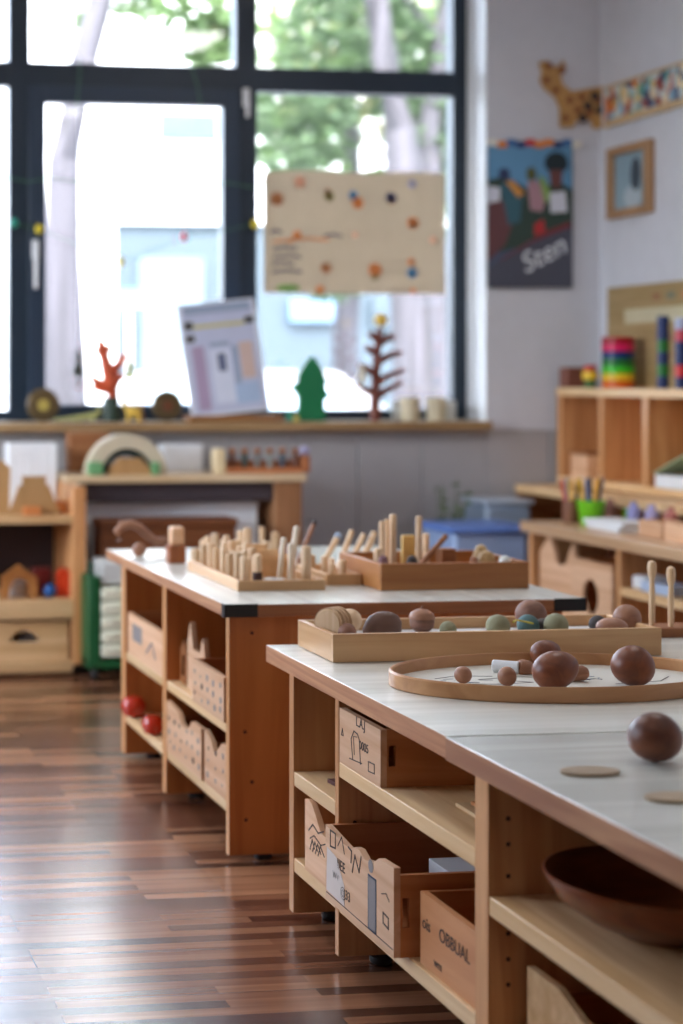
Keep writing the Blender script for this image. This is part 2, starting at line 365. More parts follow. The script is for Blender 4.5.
for lx, ly in ((.4, 1.6), (2.6, 1.6), (.4, 4.4), (2.6, 4.4), (1.5, -1.0)):  # housings for the added fill lights, above the view
    t = thing('added_fill_lamp', 'square white fill lamp added at the ceiling out of view, %s' % {(.4, 1.6): 'left of the front table', (2.6, 1.6): 'above the front table', (.4, 4.4): 'above the open floor', (2.6, 4.4): 'above the middle table', (1.5, -1.0): 'at the rear of the room'}[(lx, ly)], 'lamp', (lx, ly, 3.3))
    m = MB(); m.box(lx - .31, lx + .31, ly - .31, ly + .31, 3.23, 3.3).build('housing', WHITE, t, bevel=.004)
# ================================================================== OUTSIDE
GR = plain('pale_paving', (140, 140, 144), .9); GRN = plain('lawn', (120, 150, 70), .9)
bx('ground', (-30, 50, 7.5, 60, -.5, -.4), GR, bevel=0, props=S)
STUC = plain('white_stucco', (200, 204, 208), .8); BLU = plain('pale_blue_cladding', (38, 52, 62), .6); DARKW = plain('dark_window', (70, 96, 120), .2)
BARK = wood('grey_bark', (38, 37, 42), (60, 58, 65), 'Z', .9, .3); 
def leafm(n, rgb): return plain(n, rgb, .6, trans=.5)
LEAF1 = leafm('spring_leaves', (88, 112, 68)); LEAF2 = leafm('dark_leaves', (72, 92, 64)); LEAF3 = leafm('yellow_leaves', (122, 122, 84))
bY = 21.0
b = thing('apartment_building', 'white rendered building with pale blue ground floor across the street', 'building', (5, bY, -.4))
p0 = onY(20, 240, bY); p1 = onY(330, 245, bY); px0 = onY(116, 222, bY)
MB().box(p0.x, 16, bY, bY + 6, px0.z, 9).build('wall', STUC, b)
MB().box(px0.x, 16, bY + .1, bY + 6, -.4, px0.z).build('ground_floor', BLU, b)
MB().box(p0.x, px0.x, bY + .05, bY + 6, -.4, px0.z).build('rendered_wall', STUC, b)
q0, q1 = onY(140, 258, bY), onY(203, 400, bY)
MB().box(q0.x, q1.x, bY - .02, bY + .1, -.4, q0.z).build('garage_door', plain('door_pale', (70, 84, 96), .5), b)
q0, q1 = onY(158, 112, bY), onY(218, 142, bY)
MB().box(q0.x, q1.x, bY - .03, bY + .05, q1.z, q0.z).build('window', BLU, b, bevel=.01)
q0, q1 = onY(290, 300, bY), onY(340, 322, bY)
MB().box(q0.x, q1.x, bY - .03, bY + .05, q1.z, q0.z).build('window', DARKW, b, bevel=.01)
q0, q1 = onY(372, 296, bY), onY(400, 330, bY)
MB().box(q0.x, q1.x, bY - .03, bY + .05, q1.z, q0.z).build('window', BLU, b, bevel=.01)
q0, q1 = onY(116, 290, 20.6), onY(143, 306, 20.6)
sg = MB(); sg.box(q0.x, q1.x, 20.55, 20.6, (q0.z + q1.z) / 2, q0.z).m(1).box(q0.x, q1.x, 20.55, 20.6, q1.z, (q0.z + q1.z) / 2).m(2).box((q0.x + q1.x) / 2 - .03, (q0.x + q1.x) / 2 + .03, 20.6, 20.64, -.4, q0.z)
sg.build('street_sign', [plain('sign_teal', (70, 150, 150), .5), plain('sign_yellow', (225, 205, 60), .5), GREYI], loc=((q0.x + q1.x) / 2, 20.6, -.4), props=T('teal and yellow board standing across the street behind the car', 'sign'))
def tree(label, base, pts, r, leaf, blobs, n):
    t = thing('street_tree', label, 'tree', base, 'trees outside the window')
    m = MB(); m.tube(pts, r, 10)
    top = Vector(pts[-1])
    for k in range(4):
        a = Vector(pts[-2 if k % 2 else -1]); d = Vector((random.uniform(-1.3, 1.3), random.uniform(-.6, .6), random.uniform(.5, 1.4)))
        m.tube([a, a + d * .5 + Vector((0, 0, .1)), a + d], [r[-1] * .7, r[-1] * .45, r[-1] * .2], 6)
    m.build('trunk', BARK, t)
    f = MB()
    for c, rr in blobs:
        for i in range(int(n)):
            v = Vector((random.gauss(0, 1), random.gauss(0, 1), random.gauss(0, 1))).normalized() * rr * random.random() ** .4
            p = Vector(c) + v; s_ = random.uniform(.05, .11); q = Matrix.Translation(p) @ Matrix.Rotation(random.uniform(0, 6.3), 4, 'Z') @ Matrix.Rotation(random.uniform(0, 3), 4, 'X')
            vs = [f.bm.verts.new(q @ Vector(u)) for u in ((-s_, 0, 0), (0, -s_ * .5, .01), (s_, 0, 0), (0, s_ * .5, .01))]; f.bm.faces.new(vs).smooth = False
    f.build('foliage', leaf, t)
def tp(px, py, Y): return onY(px, py, Y)
Yt = 11.5
def trk(px_list, Y): return [tuple(onY(a, b_, Y)) for a, b_ in px_list]
tree('grey trunk seen through the left edge of the opening sash', tuple(onY(66, 430, Yt).xy) + (-.4,), [tuple(onY(66, 430, Yt).xy) + (-.4,)] + trk([(66, 380), (62, 260), (64, 160), (84, 60), (100, 0), (120, -90)], Yt), [.17, .15, .13, .11, .1, .09, .07], LEAF1,
     [(onY(200, 10, 12.5), .45), (onY(160, -40, 12), .5), (onY(215, 40, 12.4), .22), (onY(95, -30, 12), .45)], 260)
tree('forked grey trunk behind the paper banner, right of centre', tuple(onY(400, 430, 12).xy) + (-.4,), [tuple(onY(415, 430, 12).xy) + (-.4,)] + trk([(415, 360), (408, 250), (400, 130), (385, 60), (376, 0), (370, -90)], 12), [.2, .17, .15, .12, .1, .09, .07], LEAF2,
     [(onY(300, 120, 13.5), .5), (onY(420, 60, 13.5), .6), (onY(350, 30, 13.5), .6), (onY(440, 140, 13.5), .5), (onY(350, -60, 13), .8), (onY(330, 260, 14.5), .4)], 420)
tree('slim leaning grey trunk near the right edge of the window', tuple(onY(380, 430, 13.2).xy) + (-.4,), [tuple(onY(438, 430, 13.2).xy) + (-.4,)] + trk([(436, 340), (432, 230), (428, 130), (442, 40), (452, -60)], 13.2), [.12, .11, .1, .09, .07, .05], LEAF1,
     [(onY(400, 20, 14.5), .7), (onY(290, 40, 15), .8), (onY(440, 90, 15), .6), (onY(300, 150, 15.5), .45), (onY(410, 200, 15.5), .5)], 420)
tree('yellow green leafy tree filling the upper right panes', tuple(onY(300, 430, 16).xy) + (-.4,), [tuple(onY(345, 430, 16).xy) + (-.4,)] + trk([(345, 340), (352, 230), (350, 130), (342, 40), (338, -60)], 16), [.14, .13, .12, .1, .08, .05], LEAF3,
     [(onY(290, 20, 16), .8), (onY(330, 60, 16), .7), (onY(400, 40, 17), .8), (onY(440, 10, 17), .8), (onY(380, 110, 17), .6), (onY(300, 110, 17), .5)], 420)
# parked car
cY = 13.5
c0 = onY(95, 400, cY); c1 = onY(232, 400, cY); cw = c1.x - c0.x
car = thing('parked_car', 'white car parked in the street outside the window', 'car', (c0.x + cw / 2, cY + .8, -.4))
gz = -.4; k = cw / 137.
prof = [(c0.x - 1.6, gz + .25), (c0.x - 1.7, gz + .8), (c0.x - .9, gz + .95), (c0.x - .2, gz + 1.0), (c0.x + .45 * cw, gz + 1.55), (c0.x + .75 * cw, gz + 1.62), (c1.x + .9, gz + 1.6), (c1.x + 1.6, gz + 1.1), (c1.x + 1.7, gz + .3)]
m = MB(); m.plate([prof], 1.6, MY(0, cY + .8, 0)); m.build('body', plain('car_white', (128, 130, 138), .3, coat=.4), car, bevel=.06)
m = MB(); m.plate([[(c0.x + .1, gz + 1.04), (c0.x + .46 * cw, gz + 1.49), (c1.x + .8, gz + 1.52), (c1.x + 1.2, gz + 1.05)]], .02, MY(0, cY - .008, 0)); m.build('side_window', plain('car_glass', (150, 165, 180), .1), car)
for wx in (c0.x - .9, c1.x + .9):
    MB().cyl((wx, cY - .02, gz + .32), (wx, cY + .2, gz + .32), .32, seg=28).build('wheel', BLACK, car)

# ================================================================== PAPER ON THE WINDOW, POSTER, WALL DECOR
P = []
a = onY(265, 172, 7.2); b_ = onY(447, 294, 7.2)
m = MB(); nx, nz = 24, 10; n0 = len(m.bm.faces)
gr = []
for i in range(nx + 1):
    col_ = []
    for j in range(nz + 1):
        u, v = i / nx, j / nz; x = a.x + (b_.x - a.x) * u; z = b_.z + (a.z - b_.z) * v
        z += (.008 * math.sin(u * 9) + .012 * math.sin(u * 3.1)) * v
        col_.append(m.bm.verts.new((x, 7.222 - .004 * math.sin(u * 14 + v * 2), z)))
    gr.append(col_)
for i in range(nx):
    for j in range(nz): m.bm.faces.new((gr[i][j], gr[i + 1][j], gr[i + 1][j + 1], gr[i][j + 1]))
Mb = MY(0, 7.213, 0)
def blob(mb, px, py, r, idx, Y=7.213, t=.0008, ry=None, M=None):
    p = onY(px, py, Y); mb.m(idx).plate([circ(p.x, p.z, r, 14, ry)], t, M or MY(0, Y, 0))
mots = [(277, 199, .03, 1), (329, 196, .022, 2), (328, 192, .014, 1), (353, 195, .02, 4), (358, 203, .026, 3), (391, 198, .026, 5), (391, 201, .016, 1), (413, 223, .026, 3), (413, 225, .012, 1), (326, 268, .024, 1),
        (375, 270, .03, 3), (375, 277, .014, 2), (412, 273, .024, 4), (411, 262, .016, 3), (412, 184, .018, 6), (297, 235, .02, 3), (300, 182, .025, 7), (355, 235, .012, 7), (433, 240, .016, 7), (320, 290, .02, 3), (413, 291, .014, 3)]
for px, py, r, i in mots: blob(m, px, py, r, i)
for k_, (px, py, wd, i) in enumerate([(273, 232, 10, 5), (282, 249, 22, 5), (284, 257, 26, 5), (280, 264, 20, 5), (284, 272, 28, 5), (305, 240, 40, 3), (330, 236, 16, 5), (280, 242, 18, 3)]):
    p = onY(px - wd / 2 + 3, py, 7.213); q = onY(px + wd / 2 + 3, py, 7.213)
    m.m(i).line([(p.x, p.z), ((p.x + q.x) / 2, p.z + .008), (q.x, q.z)], .01, .0008, Mb)
blob(m, 288, 288, .055, 8, ry=.018)
m.build('paper_banner', [plain('kraft_paper', (170, 152, 128), .8, trans=.28), BROWN, plain('m_olive', (120, 110, 50), .7), plain('m_orange', (205, 120, 60), .7), plain('m_blue', (70, 120, 160), .7), plain('m_dark', (60, 56, 84), .7),
        plain('m_lilac', (150, 150, 180), .7), plain('m_pink', (220, 160, 130), .7), plain('m_green', (120, 160, 80), .7)], loc=((a.x + b_.x) / 2, 7.22, b_.z),
        props=T('beige painted paper banner with insects hung across the right window pane', 'banner'))
# poster
PY = 7.036
pa = onY(488, 144, PY); pb = onY(573, 288, PY)
po = thing('wall_poster', 'poster of children under blue sky with white handwriting, beside the window', 'poster', ((pa.x + pb.x) / 2, PY + .01, pb.z))
def wp(px, py): p = onY(px, py, PY); return (p.x, p.z)
m = MB(); m.box(pa.x, pb.x, PY + .002, PY + .006, pb.z, pa.z)
L = PY
def poly(pts, i, d): m.m(i).plate([[wp(*q) for q in pts]], .0006, MY(0, L - d, 0))
poly([(488, 146), (572, 146), (572, 215), (488, 205)], 1, -.001)        # sky
poly([(488, 180), (505, 176), (530, 190), (560, 182), (572, 190), (572, 235), (488, 255)], 2, .0)      # dark green middle
poly([(488, 186), (500, 188), (500, 215), (488, 215)], 8, .0005)
poly([(488, 203), (505, 200), (512, 225), (505, 245), (488, 262)], 5, .001)
poly([(488, 268), (530, 240), (572, 226), (572, 288), (488, 288)], 3, .002)      # dark ground
poly([(496, 262), (520, 247), (545, 232), (568, 222), (572, 226), (530, 243), (505, 258)], 6, .0025)     # red band
poly([(534, 224), (543, 219), (545, 232), (534, 236)], 9, .003)
poly([(500, 185), (510, 180), (522, 196), (520, 222), (508, 225)], 4, .0015)
poly([(505, 182), (512, 180), (524, 193), (518, 198)], 7, .003)
m.m(10).plate([[(wp(504 + 6 * math.cos(t), 174 + 6 * math.sin(t))) for t in [i * .5 for i in range(12)]]], .0006, MY(0, L - .003, 0))
m.m(11).plate([[(wp(531 + 5 * math.cos(t), 174 + 7 * math.sin(t))) for t in [i * .5 for i in range(12)]]], .0006, MY(0, L - .003, 0))
poly([(527, 182), (537, 180), (546, 195), (542, 212), (530, 210)], 12, .003)
poly([(538, 176), (544, 178), (552, 196), (545, 204)], 13, .0035)
m.m(14).plate([[(wp(556 + 12 * math.cos(t), 163 + 11 * math.sin(t))) for t in [i * .4 for i in range(15)]]], .0006, MY(0, L - .004, 0))
poly([(549, 170), (562, 170), (561, 184), (556, 190), (550, 183)], 15, .0045)
poly([(549, 193), (565, 191), (567, 212), (550, 213)], 8, .005)
p = onY(525, 274, PY)
m.build('printed_sheet', [plain('poster_base', (70, 84, 110), .4), plain('p_sky', (96, 150, 190), .4), plain('p_green', (44, 66, 56), .4), plain('p_asphalt', (72, 74, 88), .4), plain('p_teal', (50, 96, 110), .4),
        plain('p_brown', (100, 58, 60), .4), plain('p_maroon', (120, 34, 44), .4), plain('p_gold', (205, 140, 60), .4), plain('p_white', (208, 212, 224), .4), plain('p_red', (180, 40, 44), .4), plain('p_navy', (40, 54, 92), .4),
        plain('p_olivehair', (88, 92, 50), .4), plain('p_pinkshirt', (170, 130, 140), .4), plain('p_lime', (130, 165, 90), .4), plain('p_darkhair', (22, 42, 50), .4), plain('p_skin', (110, 66, 62), .4)], po)
m = MB()
Mt = MY(p.x, L - .003, p.z) @ Matrix.Rotation(math.radians(27), 4, 'Z')
m.text('Sten', .125, Mt, .0008, .25); m.build('handwriting', plain('chalk_white', (225, 228, 235), .5), po)
m = MB(); cols = [2, 1, 0, 3, 4, 1, 1, 3, 0, 2]
for i in range(10):
    x0, x1 = 488 + i * 9.3, 488 + (i + 1) * 9.3; z = 139 + (2 if i % 2 else 0)
    q0, q1 = onY(x0, z, PY), onY(x1, z + 7, PY); m.m(cols[i]).box(q0.x, q1.x, PY - .004, PY + .001, q1.z, q0.z)
m.build('bunting', [plain('b_blue', (60, 110, 170), .6), plain('b_orange', (220, 130, 50), .6), plain('b_white', (228, 226, 216), .6), plain('b_navy', (40, 60, 110), .6), plain('b_red', (200, 50, 50), .6)],
        loc=(onY(530, 141, PY).x, PY, onY(530, 146, PY).z), props=T('strip of coloured paper flags along the top of the poster', 'bunting'))
# giraffe
gy = 7.03
def gp(px, py): p = onY(px, py, gy); return (p.x, p.z)
pts = [(540, 62), (548, 60), (552, 66), (560, 66), (564, 60), (566, 68), (561, 76), (563, 84), (572, 91), (590, 88), (604, 86), (604, 128), (594, 128), (592, 120), (576, 121), (574, 127), (561, 127), (561, 108), (556, 97), (545, 88), (541, 80), (543, 72)]
m = MB(); m.plate([[gp(*q) for q in pts]], .012, MY(0, gy + .008, 0))
m.m(1)
for q in [(547, 80), (556, 90), (570, 100), (566, 118), (582, 97), (590, 112), (598, 100), (578, 110), (549, 66), (562, 70)]:
    p = gp(*q); m.plate([circ(p[0], p[1], .018, 9)], .002, MY(0, gy + .001, 0))
m.m(2)
for q in [(595, 96), (588, 106), (600, 110), (583, 118)]:
    p = gp(*q); m.plate([circ(p[0], p[1], .022, 7)], .002, MY(0, gy + .0005, 0))
m.build('giraffe_cutout', [plain('g_ochre', (186, 142, 84), .6), plain('g_brown', (140, 84, 50), .6), plain('g_dark', (58, 50, 52), .6)], loc=(onY(575, 100, gy).x, gy, gp(575, 127)[1]),
        props=T('spotted wooden giraffe cut-out high on the wall in the corner', 'wall decoration'))
FX = RX - .012
A0, A1 = onX(605, 86, FX), onX(605, 128, FX); B0, B1 = onX(683, 62, FX), onX(683, 106, FX)
zt, zb = (A0.z + B0.z) / 2, (A1.z + B1.z) / 2; y0, y1 = 5.7, A0.y
m = MB(); m.box(FX, RX, y0, y1, zb, zt).m(1).box(FX - .004, FX, y0, y1, zt - .012, zt).box(FX - .004, FX, y0, y1, zb, zb + .03)
m.build('mosaic_border', [mosaic_mat('mosaic_chips'), plain('border_tan', (196, 168, 128), .6)], loc=(FX, (y0 + y1) / 2, zb), props=T('colourful mosaic border strip running along the right wall', 'wall decoration'))
# picture frame on right wall
y1 = onX(612, 180, RX).y; y0 = onX(655, 180, RX).y; z1 = (onX(612, 150, RX).z + onX(655, 138, RX).z) / 2; z0 = (onX(612, 219, RX).z + onX(655, 213, RX).z) / 2
pf = thing('picture_frame', 'small wooden picture frame with a bluish picture on the right wall', 'picture frame', (RX, (y0 + y1) / 2, z0))
m = MB(); fw = .035
m.box(RX - .03, RX - .001, y0, y1, z0, z0 + fw).box(RX - .03, RX - .001, y0, y1, z1 - fw, z1).box(RX - .03, RX - .001, y0, y0 + fw * 1.3, z0 + fw, z1 - fw).box(RX - .03, RX - .001, y1 - fw * 1.3, y1, z0 + fw, z1 - fw)
m.build('frame', wood('frame_wood', (150, 112, 78), (176, 138, 100), 'Z', .5), pf, bevel=.003)
m = MB(); m.box(RX - .012, RX - .004, y0 + fw, y1 - fw, z0 + fw, z1 - fw); yc = (y0 + y1) / 2; zc = (z0 + z1) / 2
m.m(1).plate([circ(.045, .02, .04, 16, .07)], .001, MX(RX - .0135, yc, zc)); m.m(2).plate([circ(.02, -.07, .07, 16, .05)], .001, MX(RX - .013, yc, zc))
m.build('picture', [plain('pic_blue', (140, 165, 178), .4), plain('pic_dark', (60, 72, 84), .5), plain('pic_pale', (178, 192, 200), .5)], pf)

# ================================================================== string of lights across the window
st = thing('string_light', 'thin green wire of small coloured bulbs strung across the window frame', 'string light', (onY(14, 225, 7.19).x, 7.19, SZ + .9))
def wpt(px, py): return tuple(onY(px, py, 7.195))
m = MB()
m.tube([wpt(*q) for q in ((-20, 182), (10, 178), (28, 182), (50, 178), (120, 186), (200, 184), (228, 183), (256, 188))], .003, 5)
m.tube([wpt(*q) for q in ((80, 60), (79, 85), (76, 110))], .003, 5); m.tube([wpt(*q) for q in ((190, 62), (197, 85), (202, 112))], .003, 5)
m.tube([wpt(*q) for q in ((-20, 215), (14, 223), (39, 229), (121, 262), (184, 237), (228, 230), (255, 224))], .002, 5)
m.build('wire', plain('wire_green', (70, 120, 90), .5), st)
for q, c in (((14, 223), (40, 160, 140)), ((39, 229), (225, 205, 50)), ((255, 224), (225, 205, 50)), ((184, 237), (220, 70, 90)), ((121, 262), (225, 205, 60))):
    MB().ball(wpt(*q), .018 if q[0] < 100 or q[0] > 200 else .014, .022).build('bulb', plain('bulb_%d_%d' % (c[0], c[1]), c, .3), st)

# ================================================================== CRATES
def crate(label, y0, y1, z0, h, x0, depth, prof, group=None, hole=None, marks=None, face=CRATE, name='toy_crate', sideh=None, floor=True):
    """open crate; long face toward -X at x0, from y1 (far) to y0 (near). prof: [(u, v)] top outline, u 0 far .. 1 near, v share of h"""
    t = thing(name, label, 'crate', (x0 + depth / 2, (y0 + y1) / 2, z0), group)
    W = y1 - y0; sh = (sideh or min(v for u, v in prof)) * h; th = .012
    lo = [(0, 0), (W, 0)] + [(u * W, v * h) for u, v in reversed(prof)]
    loops = [lo]
    if hole: loops.append(list(reversed(circ(hole[0] * W, hole[1] * h, hole[2] * W, 20, hole[3] * h))))
    fb_ = MB().plate(loops, th, MX(x0 + th / 2, y1, z0)).build('front_board', face, t, bevel=.0015)
    MB().plate([[(0, 0), (W, 0), (W, sh), (0, sh)]], th, MX(x0 + depth - th / 2, y1, z0)).build('rear_board', CRATEB, t, bevel=.001)
    g = .014
    for yy in (y0 + .001, y1 - .001 - th * .8):
        m = MB(); M_ = Matrix.Translation((x0 + th, yy, z0)) @ Matrix(((1, 0, 0, 0), (0, 0, -1, 0), (0, 1, 0, 0), (0, 0, 0, 1)))
        D = depth - 2 * th; s0 = sh * .36; s1 = sh * .72
        m.plate([rect(0, 0, D, sh), list(reversed(rect(.004, s0, .017, s1)))], th * .8, M_ @ Matrix.Translation((0, 0, -th * .4)))
        sb = m.build('side_board', CRATEB, t)
    if floor: bx('crate_floor', (x0 + th, x0 + depth - th, y0 + th, y1 - th, z0 + .004, z0 + .012), CRATEB, t, bevel=0)
    if marks:
        m = MB(); marks(m, lambda u, v: (u * W, v * h), MX(x0 - .0004, y1, z0)); m.build('ink_drawing', [INK, GREYI, INKB, PAPER, plain('pale_wash', (214, 200, 190), .6)], fb_)
    return t
flat1 = [(0, 1), (1, 1)]
def wave(dip=.8, n=12, lo=.35, hi=.65):
    r = [(0, 1), (lo - .06, 1)]
    for i in range(n + 1): u = lo + (hi - lo) * i / n; r.append((u, 1 - (1 - dip) * (math.sin(PI * i / n) ** .8)))
    return r + [(hi + .06, 1), (1, 1)]

# ================================================================== FRONT TABLE
FZ, FX0 = .56, 1.158
KF = 1.013
ft = thing('shelf_table', 'long pale-topped wooden shelf table in the foreground holding the round tray', 'table', (1.7, 2.4, 0))
ySeam = onZ(435, 737, FZ).y; yFar = 3.64
m = MB(); m.box(FX0 - .006, 2.3, ySeam + .004, yFar, FZ - .037, FZ).m(1).box(FX0 - .0075, FX0 - .006, ySeam + .004, yFar, FZ - .0365, FZ - .0005)
m.build('tabletop', [TOP, EDGE], ft, bevel=.003)
m = MB(); m.box(FX0 - .009, 2.3, 1.25, ySeam - .002, FZ - .038, FZ - .0005).m(1).box(FX0 - .0105, FX0 - .009, 1.25, ySeam - .002, FZ - .0375, FZ - .001)
m.build('tabletop', [TOP, EDGE], ft, bevel=.003)
UP = [(a * KF, b * KF) for a, b in ((3.430, 3.458), (3.160, 3.180), (2.497, 2.545), (1.80, 1.846), (1.27, 1.3))]
FB = 1.66
for a, b in UP:
    m = MB(); m.box(FX0, FB + .5, a, b, .018, FZ - .0385)
    for zz in [z for z in (.2, .24, .28, .37, .42, .46)]:
        if a > 3.4: break
        for yy, sgn in ((a, -1),):
            m.m(1).cyl((FX0 + .033, yy + .001, zz), (FX0 + .033, yy - .0006, zz), .004, seg=10).m(0)
    m.build('upright', [PINE, plain('pin_hole', (70, 44, 30), .8)], ft, bevel=.0015)
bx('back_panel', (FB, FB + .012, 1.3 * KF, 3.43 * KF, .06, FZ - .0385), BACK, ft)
bays = [(a * KF, b * KF, z) for a, b, z in ((3.180, 3.430, .318), (2.545, 3.160, .400), (1.846, 2.497, .340), (1.3, 1.8, .34))]
for (a, b, z) in bays:
    for zz, nm in ((z, 'shelf'), (.136, 'bottom_shelf')):
        pass
        bx(nm, (FX0 + .001, FB, a + .0005, b - .0005, zz - .03, zz), PINEH, ft, bevel=.002)
for yy in [v * KF for v in (3.444, 3.17, 2.52, 1.82)]:
    for xx in (FX0 + .09, FB + .42): MB().cyl((xx, yy, 0), (xx, yy, .018), .022, seg=16).build('foot', BLACK, ft)

# crates in the front table
def mk1(m, q, M):
    z = .0008
    m.m(0).line([q(.34, .2), q(.30, .55), q(.37, .72), q(.46, .70), q(.50, .62), q(.53, .2)], .0022, z, M); m.line([q(.26, .18), q(.56, .22)], .002, z, M); m.line([q(.38, .3), q(.36, .62), q(.44, .64)], .0014, z, M)
    m.line([q(.72, .16), q(.86, .18), q(.86, .34), q(.72, .33), q(.72, .16)], .0022, z, M)
    m.line([q(.05, .52), q(.08, .64), q(.1, .52), q(.05, .52)], .0018, z, M)
    a, b = q(.5, .46); m.text('0005', .024, M @ Matrix.Translation((a, b, 0)), z); a, b = q(.42, .84); m.text('L.A.J', .026, M @ Matrix.Translation((a, b, 0)), z)
crate('plywood crate with ink drawings on the upper shelf of the front table', 2.945 * KF, 3.157 * KF, .4005, .106, FX0 + .001, .40, flat1, marks=mk1)
def mk2(m, q, M):
    z = .0008
    m.m(4).plate([[q(.02, .12), q(.30, .1), q(.30, .34), q(.18, .62), q(.03, .66)]], z, M)
    m.m(0).line([q(.08, .7), q(.16, .72), q(.16, .9), q(.08, .9), q(.08, .7)], .003, z, M); m.line([q(.2, .78), q(.26, .92), q(.3, .74)], .002, z, M)
    m.line([q(.42, .6), q(.46, .82), q(.52, .66), q(.55, .86)], .003, z, M); m.line([q(.36, .86), q(.41, .84), q(.40, .7)], .003, z, M)
    m.m(1).plate([[q(.655, .1), q(.76, .1), q(.76, .72), q(.655, .72)]], z, M); m.m(2).line([q(.655, .1), q(.76, .1), q(.76, .72), q(.655, .72), q(.655, .1)], .003, z, M)
    m.m(1).plate([[(q(.69, .84)[0] + .012 * math.cos(t), q(.69, .84)[1] + .012 * math.sin(t)) for t in [i * .6 for i in range(10)]]], z, M)
    a, b = q(.19, .5); m.m(0).text('IIEE', .028, M @ Matrix.Translation((a, b, 0)), z); a, b = q(.24, .2); m.text('@33', .026, M @ Matrix.Translation((a, b, 0)), z); a, b = q(.12, .34); m.m(1).text('wv', .03, M @ Matrix.Translation((a, b, 0)), z)
    m.m(0).line([q(.86, .3), q(.93, .28), q(.93, .4), q(.86, .42), q(.86, .3)], .003, z, M); m.line([q(.84, .62), q(.9, .66), q(.94, .6)], .002, z, M)
    m.line([q(.02, .09), q(.99, .09)], .0014, z, M)
crate('large crate with a grey bar and sketches on its face, lower shelf of front table', 2.81 * KF, 3.155 * KF, .1365, .155, FX0 - .028, .42,
      [(0, .93), (.28, .86), (.38, .84), (.46, .92), (.52, .93), (.6, .86), (.72, .9), (.8, 1.0), (1, 1.02)], marks=mk2, sideh=.93)
def mk3(m, q, M):
    z = .0008
    a, b = q(.04, .52); m.m(0).text('ois', .03, M @ Matrix.Translation((a, b, 0)), z); a, b = q(.34, .52); m.text('OBBUAL', .032, M @ Matrix.Translation((a, b, 0)), z)
    a, b = q(.25, .12); m.text('wm', .022, M @ Matrix.Translation((a, b, 0)), z)
crate('orange-brown crate lettered in ink at the near end of the lower shelf', 2.552 * KF, 2.785 * KF, .1365, .125, FX0 + .010, .38, [(0, 1), (1, 1)], marks=mk3, face=wood('crate_honey', (196, 132, 84), (214, 154, 106), 'Y', .5, .6))
def mk4(m, q, M):
    z = .0008
    for k in range(4): m.m(0).line([q(.2 + .1 * k, .35), q(.28 + .1 * k, .5), q(.36 + .12 * k, .4)], .003, z, M)
    m.line([q(.15, .6), q(.3, .72), q(.5, .66), q(.7, .74)], .003, z, M); m.line([q(.2, .5), q(.35, .58), q(.6, .52), q(.8, .6)], .0025, z, M)
crate('small wave-topped crate with leaf sketches at the far end of the front table', 3.184 * KF, 3.345 * KF, .1365, .145, FX0 - .004, .36, [(0, 1.0), (.12, 1.03), (.25, 1), (.42, .86), (.55, .72), (.7, .68), (1, .68)], marks=mk4, sideh=.62)
crate('notched wooden crate under the bowl at the near end of the front table', 2.10, 2.50, .1365, .105, FX0 + .05, .4, [(0, .98), (.25, .98), (.42, .78), (.52, .76), (.6, .9), (.72, .98), (.85, .8), (1, .55)], face=PINEX)
# sheets and a notebook
def sheet(name, label, cat, x0, x1, y0, y1, z, h, mat, rz=0, group=None):
    c = ((x0 + x1) / 2, (y0 + y1) / 2); m = MB(); m.box(x0 - c[0], x1 - c[0], y0 - c[1], y1 - c[1], 0, h)
    o = m.build(name, mat, loc=(c[0], c[1], z), local=True, bevel=min(.001, h / 3), props=T(label, cat, group)); o.rotation_euler = (0, 0, rz); return o
sheet('notebook', 'dark brown notebook lying on the far upper shelf of the front table', 'book', 1.20, 1.42, 3.26, 3.38, .3185, .008, plain('maroon_cover', (84, 40, 36), .6), .1)
for k, dz in enumerate((0, .008, .016)):
    sheet('wooden_board', ['lowest thin board in the pile on the front table shelf', 'middle thin board in the pile on the front table shelf', 'topmost thin board in the pile on the front table shelf'][k], 'board', 1.24 + .02 * k, 1.56, 2.57 + .015 * k, 2.84 - .02 * k, .4005 + dz, .006, PINEH if k != 1 else CRATEB, .02 * k)
sheet('paper_pad', 'white paper pad inside the large crate of the front table', 'paper', 1.30, 1.46, 2.90, 3.10, .1495, .085, PAPER)
# bowl
bc = onZ(655, 946, .353)
m = MB(); R_ = .165
m.lathe([(0, .0), (.062, 0), (.066, .004), (.105, .02), (.145, .048), (.163, .077), (.166, .083), (.162, .085), (.155, .081), (.138, .053), (.098, .027), (.05, .016), (0, .013)], seg=56)
m.build('wooden_bowl', wood('bowl_wood', (112, 50, 22), (142, 72, 34), 'X', .3, .6, coat=.2), loc=(1.330, 2.325, .3405), local=True, props=T('large dark turned wooden bowl on the shelf at lower right', 'bowl'))

# tray with stones
tx0, tx1, ty0, ty1 = onZ(333, 663, FZ).x, onZ(666, 657, FZ).x, onZ(333, 663, FZ).y, 3.615
tr = thing('display_tray', 'long shallow light wooden tray of stones and balls on the front table', 'tray', ((tx0 + tx1) / 2, (ty0 + ty1) / 2, FZ))
th_, hh = .012, .058
m = MB(); m.plate([rect(0, 0, tx1 - tx0, hh)], th_, MY(tx0, ty0 + th_ / 2, FZ + .001)); m.build('front_rail', TRAYF, tr, bevel=.0015)
bx('rear_rail', (tx0, tx1, ty1 - th_, ty1, FZ + .001, FZ + hh), TRAYF, tr)
bx('side_rail', (tx0, tx0 + th_, ty0 + th_, ty1 - th_, FZ + .001, FZ + hh + .001), wood('tray_side', (194, 146, 98), (218, 176, 128), 'Y', .45, .5), tr)
bx('side_rail', (tx1 - th_, tx1, ty0 + th_, ty1 - th_, FZ + .001, FZ + hh), wood('tray_side', (0,) * 3, (0,) * 3), tr)
